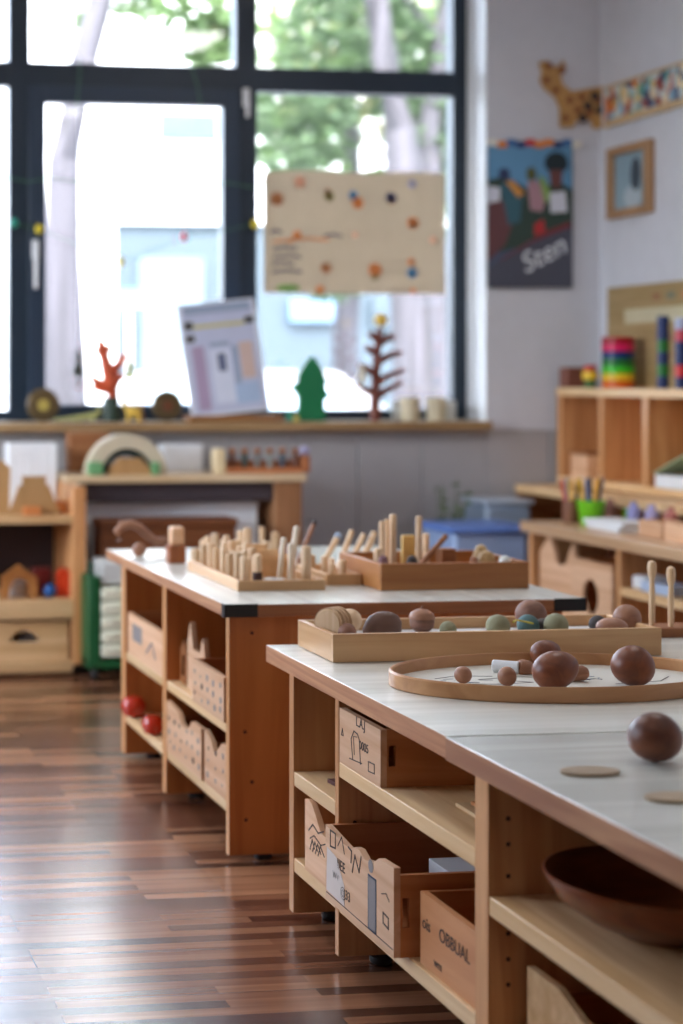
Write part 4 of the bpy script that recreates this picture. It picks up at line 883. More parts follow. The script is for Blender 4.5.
# ================================================================== LEFT CABINET
CY = 6.44
def cX(px): return onY(px, 560, CY).x
def cZ(py): return onY(40, py, CY).z
cb = thing('toy_cabinet', 'light wooden toy cabinet on casters at the left edge of the picture', 'cabinet', (1.0, 6.65, 0))
cx1, cx0 = cX(86), .45; CD = .42
bx('side_panel', (cx1 - .05, cx1, CY, CY + CD, .045, cZ(487)), PINE, cb, bevel=.002); bx('side_panel', (cx0, cx0 + .03, CY, CY + CD, .045, cZ(487)), PINE, cb, bevel=.002)
ci0, ci1 = cx0 + .03, cx1 - .05
bx('top_shelf', (ci0, ci1, CY + .002, CY + CD, cZ(524), cZ(516)), PINEX, cb, bevel=.002)
bx('middle_shelf', (ci0, ci1, CY + .002, CY + CD, cZ(606), cZ(600)), PINEX, cb, bevel=.002)
bx('apron', (ci0, ci1, CY + .001, CY + .02, cZ(619), cZ(606)), PINEX, cb, bevel=.002)
bx('bottom_shelf', (ci0, ci1, CY + .002, CY + CD, cZ(673), cZ(662)), PINEX, cb, bevel=.002)
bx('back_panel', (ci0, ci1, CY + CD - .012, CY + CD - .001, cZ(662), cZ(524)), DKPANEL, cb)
for xx in (cx1 - .03, cx0 + .03, .9):
    m = MB(); m.cyl((xx - .012, CY + .05, .022), (xx + .012, CY + .05, .022), .022, seg=18).box(xx - .015, xx + .015, CY + .03, CY + .07, .03, .047); m.build('caster', BLACK, cb)
# the box on the bottom shelf
bxz = thing('toy_box', 'wooden box with a half-moon handle hole on the bottom of the left cabinet', 'box', (1.05, CY + .2, cZ(662)))
X0_, X1_ = ci0 + .15, ci1 - .015; z0_, z1_ = cZ(662) + .001, cZ(622)
hc = onY(25, 640, CY)
hl = [(hc.x - X0_ + .055 * math.cos(t), hc.z - z0_ + .045 * math.sin(t) - .012) for t in [PI * i / 12 for i in range(13)]]
MB().plate([rect(0, 0, X1_ - X0_, z1_ - z0_), list(reversed(hl))], .012, MY(X0_, CY + .028, z0_)).build('front_board', PINEX, bxz, bevel=.001)
bx('rear_board', (X0_, X1_, CY + .33, CY + .342, z0_, z1_), PINEX, bxz); bx('side_board', (X0_, X0_ + .012, CY + .035, CY + .33, z0_, z1_), PINEX, bxz); bx('side_board', (X1_ - .012, X1_, CY + .035, CY + .33, z0_, z1_), PINEX, bxz); bx('box_floor', (X0_ + .012, X1_ - .012, CY + .035, CY + .33, z0_, z0_ + .01), PINEX, bxz)
q = onY(30, 645, CY + .1); MB().ball((0, 0, .045), .05, .045).build('white_ball', PAPER, loc=(q.x, CY + .12, z0_ + .0105), local=True, props=T('white ball seen through the half-moon hole of the left cabinet box', 'ball'))
# things in the open shelf
ZS = cZ(600) + .0005
def arch(w, h, t): return [(-w / 2, 0), (-w / 2, h * .62), (0, h), (w / 2, h * .62), (w / 2, 0), (w / 2 - t, 0)] + [((w / 2 - t) * math.cos(a), h * .12 + (h * .48) * math.sin(a)) for a in [PI * i / 10 for i in range(11)]] + [(-w / 2 + t, 0)]
q = onY(19, 600, CY + .06); MB().plate([arch(.135, .13, .025)], .05, MY(q.x, CY + .06, ZS)).build('wooden_arch', TRAYB, loc=(q.x, CY + .06, ZS), bevel=.002, props=T('house-shaped wooden arch on the open shelf of the left cabinet', 'toy arch'))
MB().cyl((0, 0, 0), (0, 0, .055), .036, .04).build('white_cup', PAPER, loc=(q.x, CY + .13, ZS), local=True, props=T('white cup seen through the house-shaped arch', 'cup'))
q = onY(63, 600, CY + .1)
ORB = plain('orange_red_plastic', (205, 62, 28), .4); DRED = plain('dark_red_plastic', (110, 24, 22), .5)
m = MB(); m.plate([[(-.028, 0), (.028, 0), (.028, .09), (0, .115), (-.028, .09)]], .05, MY(q.x, CY + .1, ZS)); m.build('orange_toy_block', ORB, loc=(q.x, CY + .1, ZS), bevel=.003, props=T('orange-red pointed toy block beside the right panel of the left cabinet', 'toy block'))
m = MB(); m.box(-.04, .03, -.03, .03, 0, .105).build('dark_red_block', DRED, loc=(q.x - .07, CY + .17, ZS), local=True, bevel=.006, props=T('dark red block behind the blue ball in the left cabinet', 'toy block'))
q = onY(50, 598, CY + .05); MB().ball((0, 0, .027), .028, .027).build('blue_ball', plain('blue_ball', (28, 84, 150), .3), loc=(q.x, CY + .06, ZS), local=True, props=T('blue ball on the open shelf of the left cabinet', 'ball'))
# castle pieces on top
ZT = cZ(516) + .0005
KR = wood('tan_cardboard', (176, 134, 84), (192, 150, 100), 'Z', .6, .4)
q = onY(34, 515, CY + .06); kk = 6.5 / 1700
cut = [(a_ * kk, b2 * kk) for a_, b2 in ((-27, 0), (27, 0), (15, 30), (12, 30), (12, 39), (-12, 39), (-12, 30), (-15, 30))]
MB().plate([cut], .014, MY(q.x, CY + .06, ZT)).build('castle_piece', KR, loc=(q.x, CY + .06, ZT), bevel=.002, props=T('tan trapezoid castle piece standing on top of the left cabinet', 'toy castle'))
q = onY(0, 515, CY + .09)
MB().plate([[(-.09, 0), (.035, 0), (.04, .18), (.01, .21), (-.09, .21)]], .014, MY(q.x, CY + .09, ZT)).build('castle_piece', KR, loc=(q.x, CY + .09, ZT), bevel=.002, props=T('tan castle piece cut off by the left picture edge on the cabinet', 'toy castle'))
ORC = plain('orange_clay', (210, 130, 70), .6)
q = onY(32, 512, CY + .03); MB().box(-.035, .035, -.012, .012, 0, .035).build('orange_block', ORC, loc=(q.x, CY + .03, ZT), local=True, bevel=.004, props=T('small orange block in front of the trapezoid castle piece', 'toy block'))
q = onY(58, 512, CY + .1); MB().box(-.05, .05, -.02, .02, 0, .045).build('orange_block', ORC, loc=(q.x + .005, CY + .14, ZT), local=True, bevel=.004, props=T('orange block right behind the trapezoid castle piece', 'toy block'))
q = onY(68, 512, CY + .2); MB().plate([[(-.03, 0), (.03, 0), (.026, .085), (-.02, .1)]], .02, MY(q.x, CY + .2, ZT)).build('cream_wedge', wood('cream_wood', (222, 190, 150), (236, 210, 176), 'Z', .5), loc=(q.x, CY + .2, ZT), bevel=.002, props=T('cream wooden wedge at the right end of the cabinet top', 'toy block'))
q0, q1 = onY(6, 443, CY + .36), onY(62, 500, CY + .36)
q1.x = min(q1.x, ci1 - .006); m = MB(); m.box(q0.x, q1.x, CY + .3, CY + .41, ZT, q0.z)
for i in range(6): xx = q0.x + (q1.x - q0.x) * (i + .5) / 6; m.box(xx - .012, xx + .012, CY + .296, CY + .3, ZT + .02, q0.z - .02)
m.build('white_file_box', WHITE, loc=((q0.x + q1.x) / 2, CY + .36, ZT), bevel=.003, props=T('white ribbed box standing behind the castle pieces under the window', 'box'))

# ================================================================== CONSOLE SHELF, RADIATOR
KY = 6.62
def kx(px, y=KY): return onY(px, 480, y).x
kz1, kz0 = onY(180, 475, KY).z, onY(180, 482.5, KY).z
cs = thing('console_shelf', 'narrow light wooden console shelf in front of the radiator under the window', 'shelf', ((kx(66) + kx(307)) / 2, 6.8, 0))
bx('top_board', (kx(66), kx(307), KY, WY - .08, kz0, kz1), PINEL, cs, bevel=.002)
bx('side_panel', (kx(276), kx(303), KY + .01, WY - .09, 0, kz0), wood('console_panel', (140, 96, 62), (166, 118, 80), 'Z', .5), cs, bevel=.002)
bx('side_panel', (kx(67) + .0, kx(72), KY + .42 - .1, WY - .09, 0, kz0), PINE, cs, bevel=.002)
bx('dark_band', (kx(75), kx(275), KY + .03, KY + .045, onY(180, 501, KY + .03).z, kz0), DKPANEL, cs)  # dark band directly below the top board
# radiator
ry = 6.70; r0, r1 = onY(86, 500, ry), onY(258, 640, ry)
rd = thing('radiator', 'white ribbed radiator on the wall behind the console shelf', 'radiator', ((r0.x + r1.x) / 2, ry + .04, .1))
m = MB(); rz1 = onY(180, 503, ry).z
m.box(r0.x, r1.x, ry + .01, ry + .085, .1, rz1 - .02)
n_ = 26
for i in range(n_): xx = r0.x + (r1.x - r0.x) * (i + .5) / n_; m.box(xx - .009, xx + .009, ry, ry + .012, .12, rz1 - .04)
m.build('panel', WHITE, rd, bevel=.003)
m = MB(); m.box(r0.x, r1.x, ry + .0, ry + .01, rz1 - .022, rz1)
for i in range(n_): xx = r0.x + (r1.x - r0.x) * (i + .5) / n_; m.box(xx - .004, xx + .004, ry + .01, ry + .085, rz1 - .02, rz1)
m.build('grille', WHITE, rd)
MB().tube([(r1.x - .05, ry + .04, .11), (r1.x - .05, ry + .04, 0)], .01, 8).build('pipe', WHITE, rd)
# brown chest in front of it
q0, q1 = onY(101, 520, 6.52), onY(236, 545, 6.52)
ch = thing('wooden_chest', 'dark brown wooden chest standing in front of the radiator', 'chest', ((q0.x + q1.x) / 2, 6.6, 0))
bx('body', (q0.x, q1.x, 6.52, 6.67, .02, q0.z - .03), wood('chest_brown', (112, 60, 28), (134, 78, 40), 'X', .5), ch, bevel=.003); bx('lid', (q0.x - .005, q1.x + .005, 6.51, 6.68, q0.z - .03, q0.z), wood('chest_brown', (0,) * 3, (0,) * 3), ch, bevel=.003)
for xx in (q0.x + .03, q1.x - .03): MB().cyl((xx, 6.55, 0), (xx, 6.55, .02), .02).build('foot', BLACK, ch)
# drawer cart with green frame
dy = 6.3; g0, g1 = onY(89, 560, dy), onY(128, 660, dy)
GREEN = plain('green_plastic', (14, 84, 44), .45)
dcx = thing('drawer_cart', 'cream drawer cart with a green frame between the left cabinet and the middle table', 'drawer cart', ((g0.x + g1.x) / 2, dy + .1, 0))
gx = onY(101, 560, dy).x; gx1 = g1.x + .06
m = MB(); zt_ = onY(95, 577, dy).z
m.box(g0.x, gx, dy, dy + .2, .06, zt_).box(g0.x, gx1, dy + .005, dy + .2, .05, .085).box(gx1, gx1 + .04, dy, dy + .2, .06, zt_); m.m(1).cyl((g0.x + .012, dy + .02, zt_), (g0.x + .012, dy + .02, onY(95, 562, dy).z), .012)
m.build('green_frame', [GREEN, plain('green_dark', (10, 60, 36), .5)], dcx, bevel=.006)
zb_, ztd = .09, onY(110, 587, dy).z; nd = 5
for i in range(nd):
    a0 = zb_ + (ztd - zb_) * i / nd; d_ = MB().box(gx + .003, gx1 - .003, dy - .006, dy + .19, a0 + .004, zb_ + (ztd - zb_) * (i + 1) / nd - .004).build('drawer', CREAM, dcx, bevel=.006)
    bx('drawer_lip', (gx + .03, gx1 - .03, dy - .016, dy - .006, zb_ + (ztd - zb_) * (i + 1) / nd - .02, zb_ + (ztd - zb_) * (i + 1) / nd - .012), CREAM, d_, bevel=.002)
for xx in (g0.x + .03, gx1 - .0):
    MB().cyl((xx - .012, dy + .04, .025), (xx + .012, dy + .04, .025), .025).build('caster', BLACK, dcx)
bx('top_bin', (gx, gx1 - .005, dy + .01, dy + .19, ztd + .004, onY(110, 562, dy).z), plain('grey_bin', (196, 198, 196), .5), dcx, bevel=.012)

# ---- on the console
KT = kz1 + .0005
q0, q1 = onY(63, 432, 6.9), onY(108, 471, 6.9)
MB().box(q0.x + .02, q1.x, 6.86, 6.95, KT, q0.z).build('wooden_box', wood('orange_brown_box', (150, 96, 58), (174, 118, 76), 'X', .5), loc=((q0.x + q1.x) / 2, 6.9, KT), bevel=.002, props=T('plain brown wooden box behind the left foot of the big arch', 'box'))
aY = 6.72; ac_ = onY(125, 471, aY); kq = 6.85 / 1700
def half(r, n=28): return [(r * math.cos(PI * i / n), r * math.sin(PI * i / n)) for i in range(n + 1)]
ar = [(x_, z_) for x_, z_ in half(.162)] + [(x_, z_) for x_, z_ in reversed(half(.105))]
MB().plate([ar], .09, MY(ac_.x, aY, KT)).build('rainbow_arch', plain('greyish_cream', (206, 194, 168), .6), loc=(ac_.x, aY, KT), bevel=.004, props=T('large greyish cream half-round arch standing on the console shelf', 'toy arch'))
ar = [(x_, z_) for x_, z_ in half(.102)] + [(x_, z_) for x_, z_ in reversed(half(.078))]
MB().plate([ar], .07, MY(ac_.x, aY + .01, KT)).build('rainbow_arch', plain('dark_green_arch', (24, 50, 48), .5), loc=(ac_.x, aY + .01, KT), bevel=.003, props=T('dark green smaller arch nested under the large cream arch', 'toy arch'))
MB().plate([[(-.088, 0), (.088, 0), (.08, .03), (.05, .055), (.045, .066), (-.045, .066), (-.05, .055), (-.082, .03)]], .03, MY(ac_.x + .004, aY - .062, KT)).build('tan_bridge_block', KR, loc=(ac_.x, aY - .062, KT), bevel=.003, props=T('tan stepped block in front of the opening of the big arch', 'toy block'))
GCL = plain('green_block', (110, 166, 112), .5)
q = onY(95, 470, aY - .07); MB().box(-.03, .03, -.02, .02, 0, .052).build('green_block', GCL, loc=(q.x, aY - .075, KT), local=True, bevel=.006, props=T('light green block at the left foot of the big arch', 'toy block'))
q = onY(155, 470, aY - .07); MB().box(-.016, .016, -.02, .02, 0, .05).build('green_block', GCL, loc=(q.x, aY - .075, KT), local=True, bevel=.005, props=T('light green block at the right foot of the big arch', 'toy block'))
q0, q1 = onY(160, 444, 6.92), onY(199, 471, 6.92)
m = MB(); m.box(q0.x, q1.x, 6.86, 6.96, KT, q0.z)
for i in range(4): xx = q0.x + (q1.x - q0.x) * (i + .5) / 4; m.box(xx - .012, xx + .012, 6.856, 6.86, KT + .012, q0.z - .012)
m.build('white_file_box', WHITE, loc=((q0.x + q1.x) / 2, 6.91, KT), bevel=.003, props=T('white ribbed box right of the big arch on the console', 'box'))
# peg rack
ky = 6.72; r0, r1 = onY(214, 470, ky), onY(308, 470, ky); kk = 6.9 / 1700
rk = thing('peg_rack', 'wooden rack of dark coloured pegs at the right end of the console', 'toy rack', ((r0.x + r1.x) / 2, ky, KT))
bx('base_rail', (r0.x + .045, r1.x - .03, ky - .03, ky + .03, KT, KT + .022), wood('rack_orange', (166, 96, 54), (188, 118, 72), 'X', .5), rk); bx('rear_rail', (r0.x + .04, r1.x - .03, ky + .03, ky + .045, KT, KT + .05), wood('rack_orange', (0,) * 3, (0,) * 3), rk)
bx('end_post', (r0.x, r0.x + .04, ky - .03, ky + .045, KT, KT + .10), plain('cream_post', (226, 206, 166), .5), rk, bevel=.004); bx('end_post', (r1.x - .03, r1.x, ky - .03, ky + .045, KT, KT + .07), wood('rack_orange', (0,) * 3, (0,) * 3), rk, bevel=.004)
cols = [(110, 66, 44), (30, 60, 56), (120, 120, 116), (140, 146, 140), (40, 66, 84), (104, 58, 40)]
for i in range(6):
    xx = r0.x + .075 + i * (r1.x - r0.x - .13) / 5
    t = thing('rack_peg', 'turned peg in the console rack, %s' % ['brown, first from the left', 'dark green one', 'light grey one', 'pale grey one', 'dark blue one', 'brown, next to the right post'][i], 'peg', (xx, ky, KT + .022), 'pegs in the console rack')
    MB().cyl((0, 0, 0), (0, 0, .055), .012, .010).build('shaft', plain('rk_%d' % i, cols[i], .4), t, local=True); MB().ball((0, 0, .068), .014).build('head', BROWN, t, local=True)
MB().ball((0, 0, .02), .023, .02).build('lilac_ball', plain('lilac_ball', (160, 156, 190), .4), loc=(r1.x - .015, ky, KT + .07), local=True, props=T('lilac ball on the right post of the peg rack', 'ball'))

# ================================================================== THINGS ON THE SILL
SY = 7.06; kk = 7.1 / 1700
def sp(px, Y=SY): return onY(px, 420, Y).x
def zs(py, Y=SY): return onY(250, py, Y).z
SZ1 = SZ + .0005
for px, r, lab, c2 in ((43, 17, 'dark round wooden wheel with a yellow centre at the left end of the sill', (180, 160, 80)), (167, 16, 'dark round wooden wheel with a reddish centre right of the orange tree', (110, 60, 34))):
    t = thing('round_wooden_toy', lab, 'toy wheel', (sp(px), SY, SZ1)); R = r * kk
    m = MB(); m.cyl((0, -.014, R), (0, .014, R), R, seg=36); m.build('wheel', wood('dark_olive_wood', (70, 56, 30), (96, 76, 42), 'X', .5), t, local=True, bevel=.003)
    MB().cyl((0, -.018, R), (0, -.013, R), R * .35, seg=20).build('hub', plain('hub_%d' % px, c2, .5), t, local=True)
def treecut(label, px, mat, pts_trunk, branches, r, foot=False, name='wooden_tree', Y=SY):
    t = thing(name, label, 'toy tree', (sp(px, Y), Y, SZ1))
    m = MB(); m.tube([onY(a_, b2, Y) if (k or foot) else Vector((onY(a_, b2, Y).x, Y, SZ1)) for k, (a_, b2) in enumerate(pts_trunk)], r, 10)
    for br in branches: m.tube([onY(a_, b2, Y) for a_, b2 in br], [r[0] * .75] + [r[0] * .66] * (len(br) - 2) + [r[0] * .42], 8)
    m.build('trunk_and_branches', mat, t); return t
OT = plain('orange_red_paint', (200, 84, 46), .5)
t = treecut('orange-red wooden tree with bare branches on a dark green foot on the sill', 111, OT, [(113, 402), (112, 385), (108, 372), (104, 355), (100, 340)],
            [[(111, 386), (102, 384), (90, 377)], [(112, 390), (100, 388), (92, 386)], [(109, 374), (117, 366), (126, 355)], [(107, 362), (101, 352), (96, 348)], [(104, 352), (108, 348), (110, 346)], [(112, 384), (120, 376), (124, 378)]], [.030, .034, .028, .022, .016], foot=True)
MB().lathe([(0, 0), (.042, 0), (.038, .05), (.034, .08), (.032, .105), (0, .105)]).build('foot', plain('dark_green_paint', (34, 56, 44), .5), t, local=True)
# hanging ornaments (hung from the tree tips on threads)
def orn(label, px, y0_, y1_, wpx, mat, Y, name, hang):
    t = thing(name, label, 'ornament', (sp(px, Y), Y, zs(y0_, Y)))
    c0_ = onY(px, y0_, Y); c1_ = onY(px, y1_, Y); h_ = c0_.z - c1_.z; w_ = wpx * kk
    MB().plate([[(0, 0), (w_ * .25, -h_ * .25), (w_ * .2, -h_ * .4), (w_ * .5, -h_ * .7), (w_ * .12, -h_ * .72), (w_ * .12, -h_), (-w_ * .12, -h_), (-w_ * .12, -h_ * .72), (-w_ * .5, -h_ * .7), (-w_ * .2, -h_ * .4), (-w_ * .25, -h_ * .25)]], .008, MY(c0_.x, Y, c0_.z)).build('figure', mat, t)
    MB().tube([c0_ - Vector((0, 0, .004)), onY(*hang, Y)], .0015, 5).build('thread', PAPER, t); return t
orn('dark green hanging ornament left of the orange tree', 78, 346, 387, 12, plain('dark_green_paint', (34, 56, 44), .5), 7.215, 'hanging_ornament', (79, 112))
orn('yellow-green hanging ornament on the right branch of the orange tree', 130, 360, 386, 9, plain('yellow_green', (170, 180, 70), .5), SY, 'hanging_ornament', (126, 355))
# lizard, giraffe, small figure
m = MB(); m.tube([(-.13, 0, .008), (-.08, 0, .012), (-.03, 0, .016), (.02, 0, .022), (.05, 0, .03), (.075, -.004, .05), (.06, -.006, .07)], [.004, .008, .012, .014, .013, .011, .008], 10)
for a_ in (-.03, .03): m.tube([(a_, -.01, .018), (a_ + .01, -.03, .012), (a_ + .012, -.034, .003)], .005, 6); m.tube([(a_, .01, .018), (a_ + .01, .03, .012), (a_ + .012, .034, .003)], .005, 6)
m.build('lizard_figure', plain('pale_olive', (160, 160, 96), .5), loc=(sp(82), SY - .025, SZ1), local=True, props=T('pale olive toy lizard between the left wheel and the orange tree', 'toy animal'))
YEL = plain('yellow_toy', (222, 184, 80), .5)
m = MB(); m.ball((.02, 0, .042), .036, .024, .018); m.tube([(-.005, 0, .045), (-.015, 0, .065), (-.02, 0, .088)], [.013, .010, .008], 10).tube([(-.016, 0, .09), (-.034, 0, .086)], [.010, .006], 8)
for a_ in (-.004, .042):
    for b2 in (-.008, .008): m.tube([(a_, b2, .035), (a_, b2, 0)], .0065, 8)
m.build('toy_animal', YEL, loc=(sp(128), SY - .02, SZ1), local=True, props=T('small yellow four-legged toy animal right of the orange tree', 'toy animal'))
m = MB(); m.lathe([(0, 0), (.016, 0), (.017, .03), (.01, .05), (.012, .062), (.009, .074), (0, .077)]); m.build('peg_doll', BEAD, loc=(sp(141), SY + .01, SZ1), local=True, props=T('small brown peg doll beside the yellow toy animal', 'toy figure'))
# photo board on a wooden ledge
q0, q1 = onY(190, 414, 7.0), onY(283, 421, 7.0)
MB().box(q0.x, q1.x, 6.99, 7.13, SZ1, SZ1 + .026).build('wooden_plank', wood('plank_brown', (134, 88, 44), (160, 110, 62), 'X', .5), loc=((q0.x + q1.x) / 2, 7.05, SZ1), bevel=.003, props=T('brown plank lying on the sill under the leaning photo board', 'plank'))
ZP = SZ1 + .033; c0_ = onY(232, 414, 7.03)
Wb, Hb = 80 * kk, 117 * kk
phb = thing('photo_board', 'large upright board with a pale blue photo page leaning on the window', 'board', (c0_.x, 7.04, ZP)); phb.rotation_euler = (math.radians(-8), math.radians(-6), 0)
MB().plate([rect(-Wb / 2 - .003, 0, Wb / 2 + .003, Hb)], .014, MY(0, .007, .0)).build('backing', plain('board_white', (216, 220, 232), .5), phb, local=True, bevel=.001)
m = MB(); Mp = MY(0, -.0008, 0); m.m(0).plate([rect(-Wb / 2 + .012, .012, Wb / 2 - .012, Hb - .01)], .001, Mp)
U = lambda u, v: ((u - .5) * Wb, v * Hb)
def pr_(i, u0, v0, u1, v1, d=.0012): m.m(i).plate([[U(u0, v0), U(u1, v0), U(u1, v1), U(u0, v1)]], .001, MY(0, -d, 0))
pr_(1, .06, .9, .94, .98); pr_(2, .04, .77, .16, .84, .002); pr_(2, .84, .78, .97, .84, .002); pr_(2, .04, .66, .16, .72, .002); pr_(3, .16, .775, .84, .805, .0018)
pr_(4, .1, .05, .26, .62); pr_(5, .33, .1, .6, .58, .0016); pr_(6, .42, .38, .53, .54, .0024); pr_(1, .62, .2, .7, .6, .0016); pr_(7, .72, .3, .9, .62, .0016); pr_(8, .6, .08, .92, .26, .0018); pr_(1, .34, .6, .6, .64, .0018)
m.build('printed_page', [plain('page_lilac', (190, 196, 220), .5), plain('page_blue', (150, 164, 190), .5), plain('page_dark', (60, 56, 50), .5), plain('page_yellow', (200, 190, 110), .5), plain('page_mauve', (170, 150, 180), .5), plain('page_pale', (212, 218, 236), .5), plain('page_slate', (96, 104, 136), .5), plain('page_peach', (206, 180, 170), .5), plain('page_sky', (168, 190, 220), .5)], phb, local=True)
# fir tree
GT = plain('fir_green', (14, 118, 72), .5)
def S2(px, py, cx_, base): return ((px - cx_) * kk * 1.22, (base - py) * kk * 1.04)
fp = [(299, 421), (322, 421), (322, 400), (327, 397), (322, 386), (325, 384), (320, 371), (316, 362), (311, 356), (306, 362), (302, 370), (298, 378), (300, 381), (293, 388), (297, 392), (300, 398)]
MB().plate([[S2(a_, b2, 310, 421) for a_, b2 in fp]], .03, MY(sp(310), SY, SZ1)).build('wooden_fir_tree', GT, loc=(sp(310), SY, SZ1), bevel=.003, props=T('flat green wooden fir tree on the sill', 'toy tree'))
for px, c, lab in ((287, (60, 160, 130), 'small teal cube left of the green fir tree'), (293, (226, 200, 90), 'small yellow cube next to the green fir tree')):
    MB().box(-.012, .012, -.012, .012, 0, .036 if px < 290 else .024).build('toy_cube', plain('cube_%d' % px, c, .5), loc=(sp(px), SY - .035, SZ1), local=True, bevel=.003, props=T(lab, 'toy block'))
# brown tree
BT = plain('reddish_brown_paint', (110, 50, 34), .5)
t = treecut('reddish-brown wooden tree with upswept branches and a yellow ball on top', 376, BT, [(375, 421), (375, 400), (376, 375), (377, 350), (380, 328)],
            [[(376, 398), (386, 390), (402, 382)], [(376, 384), (388, 376), (404, 370)], [(376, 394), (366, 390), (356, 384)], [(376, 376), (366, 368), (358, 364)], [(378, 362), (390, 355), (402, 353)], [(378, 354), (370, 350), (365, 346)], [(379, 344), (388, 338), (395, 337)], [(379, 340), (373, 336), (368, 334)]], [.024, .022, .02, .018, .013])
q = onY(381, 320, SY); MB().ball(q, .03).build('yellow_ball', YEL, t)
orn('cream hanging ornament on the left branch of the brown tree', 362, 364, 386, 13, plain('cream_orn', (222, 214, 190), .5), SY - .03, 'hanging_ornament', (358, 363))
# cups
CRM = plain('cream_cup', (214, 202, 172), .5, trans=.15)
cupm = MB(); cupm.lathe([(0, 0), (.036, 0), (.04, .004), (.043, .1), (.040, .101), (.036, .012), (0, .01)], seg=28)
c1 = cupm.build('tealight_cup', CRM, loc=(sp(410), SY, SZ1), local=True, props=T('cream cup at the right end of the sill, left one', 'cup', 'cream cups on the sill'))
c2 = clone(c1, (sp(436), SY, SZ1), label='cream cup at the right end of the sill, right one')
for px, lab in ((399, 'pale glass jar behind and left of the cream cups'), (449, 'pale glass jar at the far right end of the sill')):
    MB().lathe([(0, 0), (.026, 0), (.03, .004), (.03, .085), (.027, .085), (.026, .01), (0, .008)], seg=24).build('pale_jar', plain('pale_jar', (228, 228, 224), .3, trans=.4), loc=(sp(px, SY + .08), SY + .08, SZ1), local=True, props=T(lab, 'jar'))

# ================================================================== RIGHT WALL SHELVES
UX = 3.519
us = thing('cubby_shelf', 'light wooden open cubby shelf along the right wall below the picture frame', 'shelf', (3.6, 6.2, .69))
zt2, zb2 = 1.108, .694; UY0, UY1 = 4.9, 7.0
bx('top_board', (UX - .004, RX - .003, UY0, UY1, zt2 - .035, zt2), PINEH, us, bevel=.002); bx('bottom_board', (UX, RX - .003, UY0, UY1, zb2, zb2 + .03), PINEH, us, bevel=.002)
bx('back_panel', (RX - .014, RX - .003, UY0, UY1, zb2 + .03, zt2 - .035), wood('cubby_back', (204, 154, 104), (226, 182, 134), 'Z', .5), us)
for px in (557, 598, 642, 692, 752):
    yy = onX(px, 430, UX).y; 
    if yy > 7.0: yy = 7.0
    bx('divider', (UX, RX - .014, yy - .042, yy, zb2 + .03, zt2 - .035), PINE, us, bevel=.002)
BZ = .69; BXF = onZ(683, 508, .69).x + .03
bn = thing('low_bench_shelf', 'wooden bench shelf on the floor carrying the cubby shelf', 'shelf', (3.5, 6.2, 0))
bx('top_board', (BXF, RX - .003, UY0, 7.02, BZ - .035, BZ), PINEH, bn, bevel=.002)
for yy in (7.02, 6.45, 5.9, 5.35, UY0 + .03): bx('side_panel', (BXF + .01, RX - .02, yy - .03, yy, 0, BZ - .035), BROWN, bn, bevel=.002)
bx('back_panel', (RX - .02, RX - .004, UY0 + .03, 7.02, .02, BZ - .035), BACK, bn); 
for a, b in ((6.45, 6.99), (5.9, 6.42), (5.35, 5.87)): bx('shelf', (BXF + .012, RX - .02, a + .0005, b - .0005, .34, .365), PINEH, bn)
# things on the cubby shelf
ZC = zt2 + .0005
def uy(px, X): return onX(px, 380, X).y
X_ = 3.60
MB().box(-.055, .055, -.035, .035, 0, .088).build('brown_box', wood('reddish_box', (110, 64, 54), (134, 82, 68), 'Y', .5), loc=(3.578, 6.955, ZC), local=True, bevel=.004, props=T('dark reddish box at the far end of the cubby shelf top', 'box'))
t = thing('stacked_toy', 'little red, yellow and green stacked toy beside the rainbow stack', 'toy', (3.57, uy(590, 3.57), ZC))
for k, (c, r, h) in enumerate((((70, 110, 50), .024, .034), ((236, 196, 50), .032, .036), ((196, 40, 34), .026, .026))):
    z = sum((.034, .036)[:k]); MB().lathe([(0, 0), (r * .9, 0), (r, h * .3), (r, h * .7), (r * .9, h), (0, h)]).build('bead', plain('tb%d' % k, c, .4), t, local=False) if False else MB().lathe([(0, z), (r * .9, z), (r, z + h * .3), (r, z + h * .7), (r * .9, z + h), (0, z + h)]).build('bead', plain('tb%d' % k, c, .4), t, local=True)
rt = thing('rainbow_stack', 'thick rainbow-coloured stack of round discs on the cubby shelf top', 'stacking toy', (3.62, uy(618, 3.62), ZC))
rc = [(214, 96, 20), (226, 190, 40), (60, 190, 40), (24, 110, 50), (20, 44, 110), (214, 20, 90), (160, 10, 30)]
rh = (onX(618, 337, 3.62).z - ZC) / 7; rr_ = 16.8 * 6.55 / 1700
for k, c in enumerate(rc):
    z = k * rh; MB().lathe([(0, z), (rr_ - .003, z), (rr_, z + .003), (rr_, z + rh - .003), (rr_ - .003, z + rh), (0, z + rh)], seg=36).build('disc', plain('rainbow_%d' % k, c, .35), rt, local=True)
def column(label, px, ytop, X, cs_, r):
    y = onX(px, 380, X).y; t = thing('block_column', label, 'stacking toy', (X, y, ZC)); H_ = onX(px, ytop, X).z - ZC; n = len(cs_)
    for k, c in enumerate(cs_): z = k * H_ / n; MB().lathe([(0, z), (r - .003, z), (r, z + .004), (r, z + H_ / n - .004), (r - .003, z + H_ / n), (0, z + H_ / n)], seg=24).build('bead', plain('col_%d_%d_%d' % c, c, .35), t, local=True)
B1, G1 = (16, 40, 96), (20, 110, 40)
column('tall blue and green bead column on the cubby shelf top', 663, 316, 3.62, [B1, B1, G1, B1, B1, G1, B1, B1, B1][:0] + [B1, G1, B1, G1, B1, B1], 6.3 * 6.25 / 1700)
column('bead column of blue, red and white cut off by the right picture edge', 681, 318, 3.58, [B1, (206, 40, 44), B1, B1, (190, 60, 80), (170, 180, 210)], 6.3 * 6.0 / 1700)
y1 = onX(602, 300, 3.70).y; zt3 = onX(602, 288, 3.70).z
